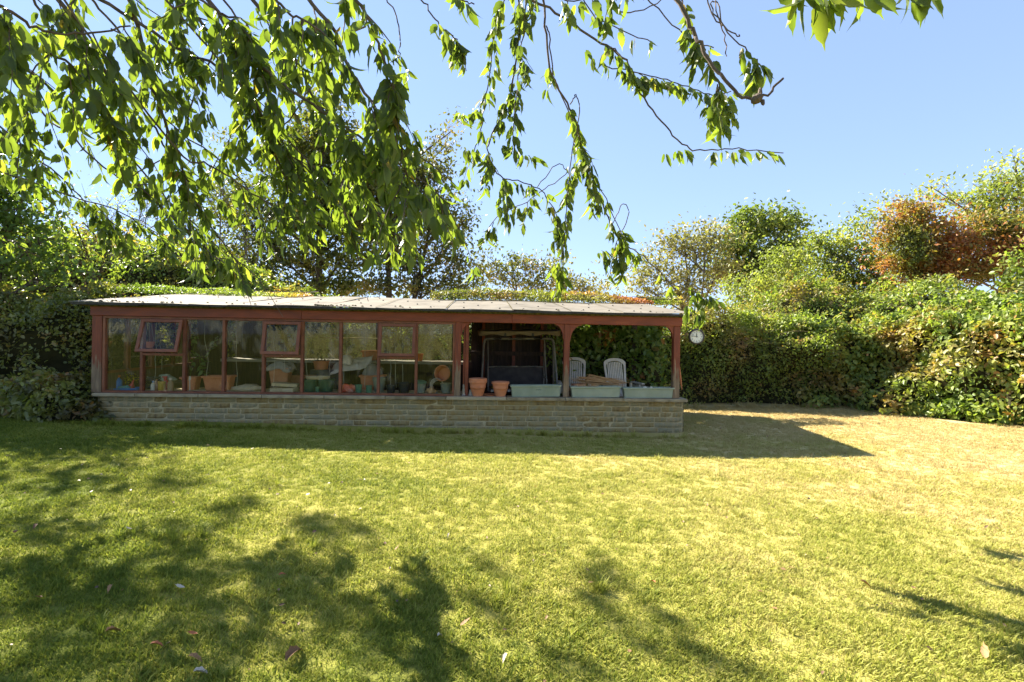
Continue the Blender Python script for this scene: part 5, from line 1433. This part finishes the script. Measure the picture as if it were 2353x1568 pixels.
# centre
branch([(885,-10),(915,50),(918,100),(915,135)], 3.4, 3.4, .005, hubB, .8, 0)
branch([(945,-20),(985,20),(1010,60),(1045,85),(1060,110)], 3.3, 3.4, .006, hubB, .5, .06, .125, 3, (.06,.16), (.1,0,-.9))
branch([(1050,-20),(1060,0),(1090,10)], 3.2, 3.2, .006, hubB, 0, .06, .125, 1, (.1,.2), (.1,0,-.9))
branch([(1190,-20),(1192,80),(1172,220),(1130,310),(1122,360),(1150,405),(1180,415),(1240,435),(1270,480),(1290,515)], 4.3, 4.6, .010, hubB, .05, .12, .125, 12, (.12,.32), (-.1,0,-.9), kmax=6)
branch([(1165,-20),(1140,60),(1120,200),(1105,300),(1085,360)], 4.4, 4.6, .007, hubB, .0, .13, .125, 6, (.1,.22), (-.3,0,-.9), kmax=6)
branch([(1215,-20),(1200,100),(1195,150),(1180,300),(1185,370)], 4.2, 4.3, .007, hubB, .1, .14, .125, 5, (.1,.25), (.1,0,-.9), kmax=6)
branch([(1245,-20),(1255,80),(1270,180),(1310,250),(1335,330),(1350,400),(1385,470),(1415,535),(1440,565),(1480,590),(1540,650),(1600,670),(1650,690)], 4.2, 5.0, .012, hubB, .28, .22, .125, 12, (.1,.26), (-.05,0,-.95), kmax=6)
branch([(1300,240),(1330,310),(1345,360),(1400,480),(1440,560)][::1], 4.25, 4.7, .006, Vector(W(1255,60,4.2)), .1, .20, .125, 6, (.1,.2), (0,0,-1), kmax=5, named='side_branch')
branch([(1320,330),(1305,420),(1300,520),(1290,610),(1295,650)], 4.3, 4.5, .005, Vector(W(1310,240,4.2)), .15, .11, .125, 5, (.08,.2), (0,0,-1), kmax=5, named='side_branch')
branch([(1250,435),(1200,470),(1140,500),(1110,560)], 4.6, 4.7, .004, Vector(W(1235,430,4.5)), .35, .14, .125, 3, (.08,.2), (0,0,-1), kmax=5, named='side_branch')
branch([(1420,550),(1400,600),(1405,640)], 4.7, 4.8, .004, Vector(W(1405,520,4.6)), .1, .09, .125, 2, (.08,.15), (0,0,-1), kmax=5, named='side_branch')
branch([(1170,-20),(1260,20),(1350,80),(1420,125),(1455,165),(1480,230),(1530,290),(1575,338),(1620,345),(1700,342),(1800,352)], 4.0, 4.3, .013, hubB, 1.1, 0, .10, 0)
mid = lambda L, dm, **k: spray([W(x, y, dm) for x, y in L], .004, k.get('step', .08), 0, k.get('ls', .12), 2, k.get('km', 5))
mid([(1530,345),(1570,340)], 4.22, step=.07)
mid([(1640,345),(1720,343),(1800,352)], 4.3, step=.075)
mid([(1385,100),(1450,150),(1480,190)], 4.05, step=.07); mid([(1340,110),(1400,150),(1455,165)], 4.1, step=.08)
branch([(1455,165),(1520,180),(1580,200),(1640,220),(1680,210)], 4.1, 4.0, .005, Vector(W(1430,135,4.0)), .0, .055, .125, 8, (.08,.2), (.1,0,-.95), kmax=6, named='side_branch')
branch([(1330,-20),(1370,40),(1440,75),(1500,100)], 4.0, 4.1, .006, hubB, .6, .12, .125, 1, (.08,.15), (.1,0,-.9), kmax=5)
branch([(1380,-20),(1430,30),(1480,20),(1560,-20)], 3.9, 3.9, .007, hubB, .5, 0, .10, 0)
branch([(1480,-10),(1560,70),(1600,100),(1640,110)], 3.8, 3.8, .006, hubC, .6, .2, .10, 1, (.08,.15), (.1,0,-.9), kmax=3)
branch([(1620,-20),(1640,40),(1690,80),(1700,82)], 3.4, 3.4, .006, hubC, .9, 0, .10, 0)
branch([(1640,-10),(1660,70),(1670,130)], 3.4, 3.4, .004, hubC, .2, 0, .10, 0)
# thick pruned branch with stub
branch([(1545,-20),(1585,60),(1615,115),(1650,165),(1690,210),(1728,232),(1765,215),(1800,180)], 2.9, 2.7, .017, hubC, 1.1, 0, .10, 0, rad_end=.006)
mb = MB().lathe([(.004,-.03),(.02,-.018),(.027,0),(.022,.02),(.010,.035)], 9, Matrix.Translation(toT(W(1738,228,2.74))) @ T(0,0,0,.3,.9,0)).lathe([(.012,0),(.010,.02),(.004,.032)], 7, Matrix.Translation(toT(W(1747,215,2.74)))).lathe([(.012,0),(.010,.02),(.004,.03)], 7, Matrix.Translation(toT(W(1752,232,2.74))) @ T(0,0,0,R(160),0,0))
mb.build('pruned_stub', M['bark'], ch)
branch([(1560,-20),(1575,40),(1600,110),(1640,170),(1660,210)], 3.2, 3.2, .006, hubC, .1, .10, .125, 6, (.08,.2), (.1,0,-.9), kmax=6)
branch([(1700,100),(1735,140),(1755,160)], 3.2, 3.2, .004, Vector(W(1660,60,3.2)), .1, .06, .125, 3, (.06,.14), (.1,0,-.9), kmax=5, named='side_branch')
branch([(1225,-20),(1300,0),(1400,-15),(1480,0)], 3.6, 3.6, .006, hubB, .0, .16, .125, 4, (.06,.15), (.1,0,-.9), kmax=5)
# top right, close to the lens
branch([(1740,-60),(1840,-25),(1900,-18),(1990,-22),(2080,-26),(2140,-30)], 1.95, 1.9, .006, Vector((1.6,1.9,3.6)), .1, .105, .115, 0, kmax=2)
mid([(1832,-22),(1870,-18),(1915,-20)], 1.93, step=.022, ls=.15, km=3)
mid([(1980,-25),(1995,-25)], 1.93, step=.02, ls=.12, km=2)
mid([(2065,-20),(2120,-28)], 1.9, step=.04, ls=.13, km=2)
mid([(1585,655),(1620,672),(1655,692)], 4.95, step=.05, ls=.13)
mid([(1375,575),(1420,560),(1475,590)], 4.75, step=.06, ls=.125)
mid([(1275,600),(1295,640)], 4.5, step=.05, ls=.125)
mid([(1055,260),(1090,250)], 4.4, step=.05, ls=.12)
mid([(1070,340),(1100,350)], 4.5, step=.05, ls=.12)
mid([(1150,330),(1200,350),(1240,360)], 4.4, step=.07, ls=.12)
# high crown out of frame: its clumps shade the lawn in the foreground
CR = [((60,1240),9,.30),((180,1260),6,.30),((40,1330),9,.35),((200,1340),9,.35),((330,1330),6,.28),((80,1440),9,.4),((260,1430),8,.38),((420,1400),6,.3),((160,1530),8,.4),((360,1510),7,.36),((560,1480),7,.32),((700,1500),6,.3),((520,1330),5,.22),((640,1330),5,.2),
      ((450,1230),4,.14),((590,1200),5,.15),((650,1175),3,.10),((740,1230),5,.15),((830,1230),4,.13),((780,1350),5,.22),((850,1420),6,.25),((800,1530),6,.3),((1000,1430),5,.2),((1060,1500),6,.22),((1150,1540),5,.2),((1260,1400),5,.17),((1350,1405),6,.18),
      ((1455,1325),4,.10),((1500,1370),4,.10),((1610,1470),5,.14),((1680,1530),5,.14),((1420,1540),3,.1),((2330,1420),3,.14),
      ((20,1010),6,.5),((150,1020),6,.5),((60,1090),7,.5),((200,1090),6,.45),((330,1070),6,.35),((420,1110),5,.3),((120,1140),5,.35),((300,1130),4,.3)]
hubs = [hubA, Vector((-6.2,3.4,5.2)), Vector((-6.2,6.0,7.2)), Vector((-8.6,5.4,6.4))]
for a, b in ((1,2),(1,3)):
    c = catmull([hubs[a], hubs[a].lerp(hubs[b], .5)+Vector((.1,.1,.25)), hubs[b]], 6); MB().tube([toT(p) for p in c], [.06-.002*i for i in range(len(c))], 8).build('limb', M['bark'], ch, True)
for (px, py), k, rad in CR:
    d = 4.0
    for _ in range(12): d = (CAM_Z - gzf((px-1176.5)/F*d, d))*F/(py-766)
    G = Vector(((px-1176.5)/F*d, d, 0)); h = 2.5
    while True:
        Sx = G + Vector((-.995, .738, 1))*h
        if Sx.z > CAM_Z + .67*Sx.y + .35 + rad or Sx.x < -1.04*Sx.y - .35 - rad: break
        h += .1
        if h > 11: break
    h += rc.uniform(.0, .5)
    c0 = G + Vector((-.995, .738, 1))*h
    hub = min(hubs, key=lambda q: (q-c0).length)
    twig.tube([toT(hub), toT(hub.lerp(c0, .5)+Vector((0,0,.15))), toT(c0)], [.016,.010,.006], 5)
    for _ in range(max(2, int(k*(2.6 if py < 1150 and px < 450 else 1.15 if px < 900 else .55)+.5))):
        a = c0 + Vector(rc.normal(0, rad*.75, 3)); dv = (Vector((.3,.1,-.6))+Vector(rc.normal(0,.5,3))).normalized(); L_ = rc.uniform(.15,.4)
        q = [a + dv*(L_*f) for f in (-.5,0,.5)]
        twig.tube([toT(c0), toT(q[0]), toT(q[2])], .004, 4)
        spray(q, .004, .075, 0, .11, 3, 6)
twig.build('twig', M['bark'], ch, True)['kind'] = 'stuff'
def drip(p):
    if p.y < .5: return True
    px = F*p.x/p.y + 1176.5; py = 766 - (p.z-CAM_Z)*F/p.y
    if not (0 < px < 1075): return True
    return py < np.interp(px, [0,250,400,560,600,750,900,960,1000,1075], [560,570,600,660,590,540,610,590,560,545])
kp = [i for i, p in enumerate(LP) if drip(p)]
LP = [LP[i] for i in kp]; LD = [LD[i] for i in kp]; LS = [LS[i] for i in kp]
P = np.array([tuple(p) for p in LP]); Dv = np.array([tuple(d) for d in LD]); Sz = np.array(LS); n = len(P)
NN = nrm(rc.normal(0, .6, (n,3)) + np.array([0,-.25,.25]) + nrm(np.stack([P[:,0]*0+rc.normal(0,1,n), rc.normal(0,1,n), 0*P[:,0]], -1))*.5)
px_ = F*P[:,0]/P[:,1] + 1176.5; py_ = 766 - (P[:,2]-CAM_Z)*F/P[:,1]
vis = (px_ > 0) & (px_ < 2353) & (py_ > 0) & (py_ < 1568)
score = np.where(vis, Sz/P[:,1], 0); order = np.argsort(-score)
big = order[:300]; rest = order[300:]
print('cherry leaves', n, 'visible', int(vis.sum()))
leaves('foliage', P[rest]-np.array(TR), Dv[rest], NN[rest], Sz[rest], M['cherry'], ch, tpl=tpls, seed=77, smooth=True)
lm = [tri_mesh('leaf', v, f, M['cherry_part'], None, True) for v, f in tpls]
for i in big:
    d = Vector(Dv[i]).normalized(); y = Vector(NN[i]).cross(d).normalized(); z = d.cross(y)
    o = link('leaf', lm[int(rc.integers(0, len(lm)))], ch)
    s = Sz[i]; o.matrix_local = Matrix.Translation(toT(P[i])) @ Matrix((d, y, z)).transposed().to_4x4() @ Matrix.Diagonal((s, s*rc.uniform(.8,1.15), s, 1))

# ------------------------------------------------------------------ litter on the lawn
lit = [tri_mesh('fallen_leaf', v, f, M['dry_leaf'], None, True) for v, f in (ovate(.2,.9,.5), ovate(.25,.5,-.5,twist=.8), ovate(.16,1.3,.6))]
def fallen(px, py, s, mat, label, k=0, rz=None, name='fallen_leaf', cat='fallen leaf'):
    d = 5.0
    for _ in range(20):
        z = gzf((px-1176.5)/F*d, d); d = (CAM_Z - z)*F/(py-766)
    p = W(px, py, d); me = lit[k].copy(); me.materials.clear(); me.materials.append(M[mat])
    o = link(name, me); o.location = (p.x, p.y, gzf(p.x, p.y)+.034)
    a = random.uniform(0, 6.28) if rz is None else rz
    o.rotation_euler = (random.uniform(-.3,.3), random.uniform(-.25,.25), a); o.scale = (s, s, s)
    tag(o, label, cat)
FL = [(655,1537,.14,'dry_leaf','long curled brown leaf standing near the bottom edge, left of centre',2,1.3),(640,1335,.05,'red_leaf','small bright orange leaf on the sunlit grass left of centre',0,.8),
 (907,1276,.055,'dry_leaf','brown curled leaf in the middle of the lawn',1,None),(1057,1453,.065,'dry_leaf','broad brown leaf in the shadow at bottom centre',1,.3),
 (242,1468,.085,'dry_leaf','pale brown twig-like leaf in the dark grass at lower left',2,1.2),(345,1497,.06,'red_leaf','dark red leaf in the shade at lower left',0,.4),
 (637,1124,.045,'pale_leaf','white dry leaf catching light on the mid lawn',0,None),(304,1226,.05,'pale_leaf','white dry leaf on the sunlit patch at left',1,None),
 (425,1364,.05,'pale_leaf','pale curled leaf on the shadow edge at left',1,None),(258,1358,.06,'dry_leaf','dull brown leaf lying in the left shadow',0,None),
 (432,1525,.07,'dry_leaf','flat brown leaf near the bottom edge left of the long curled one',0,0),(1005,1478,.06,'pale_leaf','pale upright leaf in the shade at bottom centre',2,1.2),
 (1505,1352,.045,'red_leaf','small reddish leaf on the thin shadow right of centre',0,None),(1977,1347,.07,'dry_leaf','long brown leaf on the bright grass at right',2,-.4),
 (2265,1530,.07,'dry_leaf','brown leaf at the bottom right corner',1,None),(1165,1518,.05,'pale_leaf','small pale leaf on the bottom shadow right of centre',0,None),
 (88,1385,.07,'dry_leaf','brown leaf at the far left in the shade',1,None),(455,1472,.045,'red_leaf','orange leaf in the shaded grass lower left',1,None),(443,1562,.08,'pale_leaf','grey green blade-like leaf cut by the bottom edge',2,.7),
 (1355,1325,.03,'dry_leaf','tiny dark leaf in the middle right grass',1,None),(1032,1236,.035,'pale_leaf','small pale leaf in the centre of the lawn',0,None),(85,1215,.06,'dry_leaf','brown leaf in the shade at the left edge',0,None)]
for q in FL: fallen(*q)
# fine litter nobody could count
r = np.random.default_rng(9); n = 620
y = 1.9 + 8.5*r.random(n)**.8; x = (r.random(n)*2-1)*np.minimum(y*1.05, 9.5)
k = ~((y > 7.3+.056*x) & (x < 2.9)) & ~((x < -5.6) & (y > 7.2)) & ~((x > 7.2) & (y > 9)); x, y = x[k], y[k]; n = len(x)
P = np.stack([x, y, gz(x, y)+.022+.012*r.random(n)], -1)
li = leaves('leaf_litter', P, r.normal(0,1,(n,3))*(1,1,.2), r.normal(0,.4,(n,3))+(0,0,1), r.uniform(.3,1.1,n)*.035, leafmat('litter', [(0,(.08,.045,.02)),(.6,(.20,.11,.055)),(.985,(.32,.19,.09)),(1,(.5,.4,.28))], .15), None, seed=6)
tag(li, 'fine scattered dead leaf scraps over the lawn', 'litter')
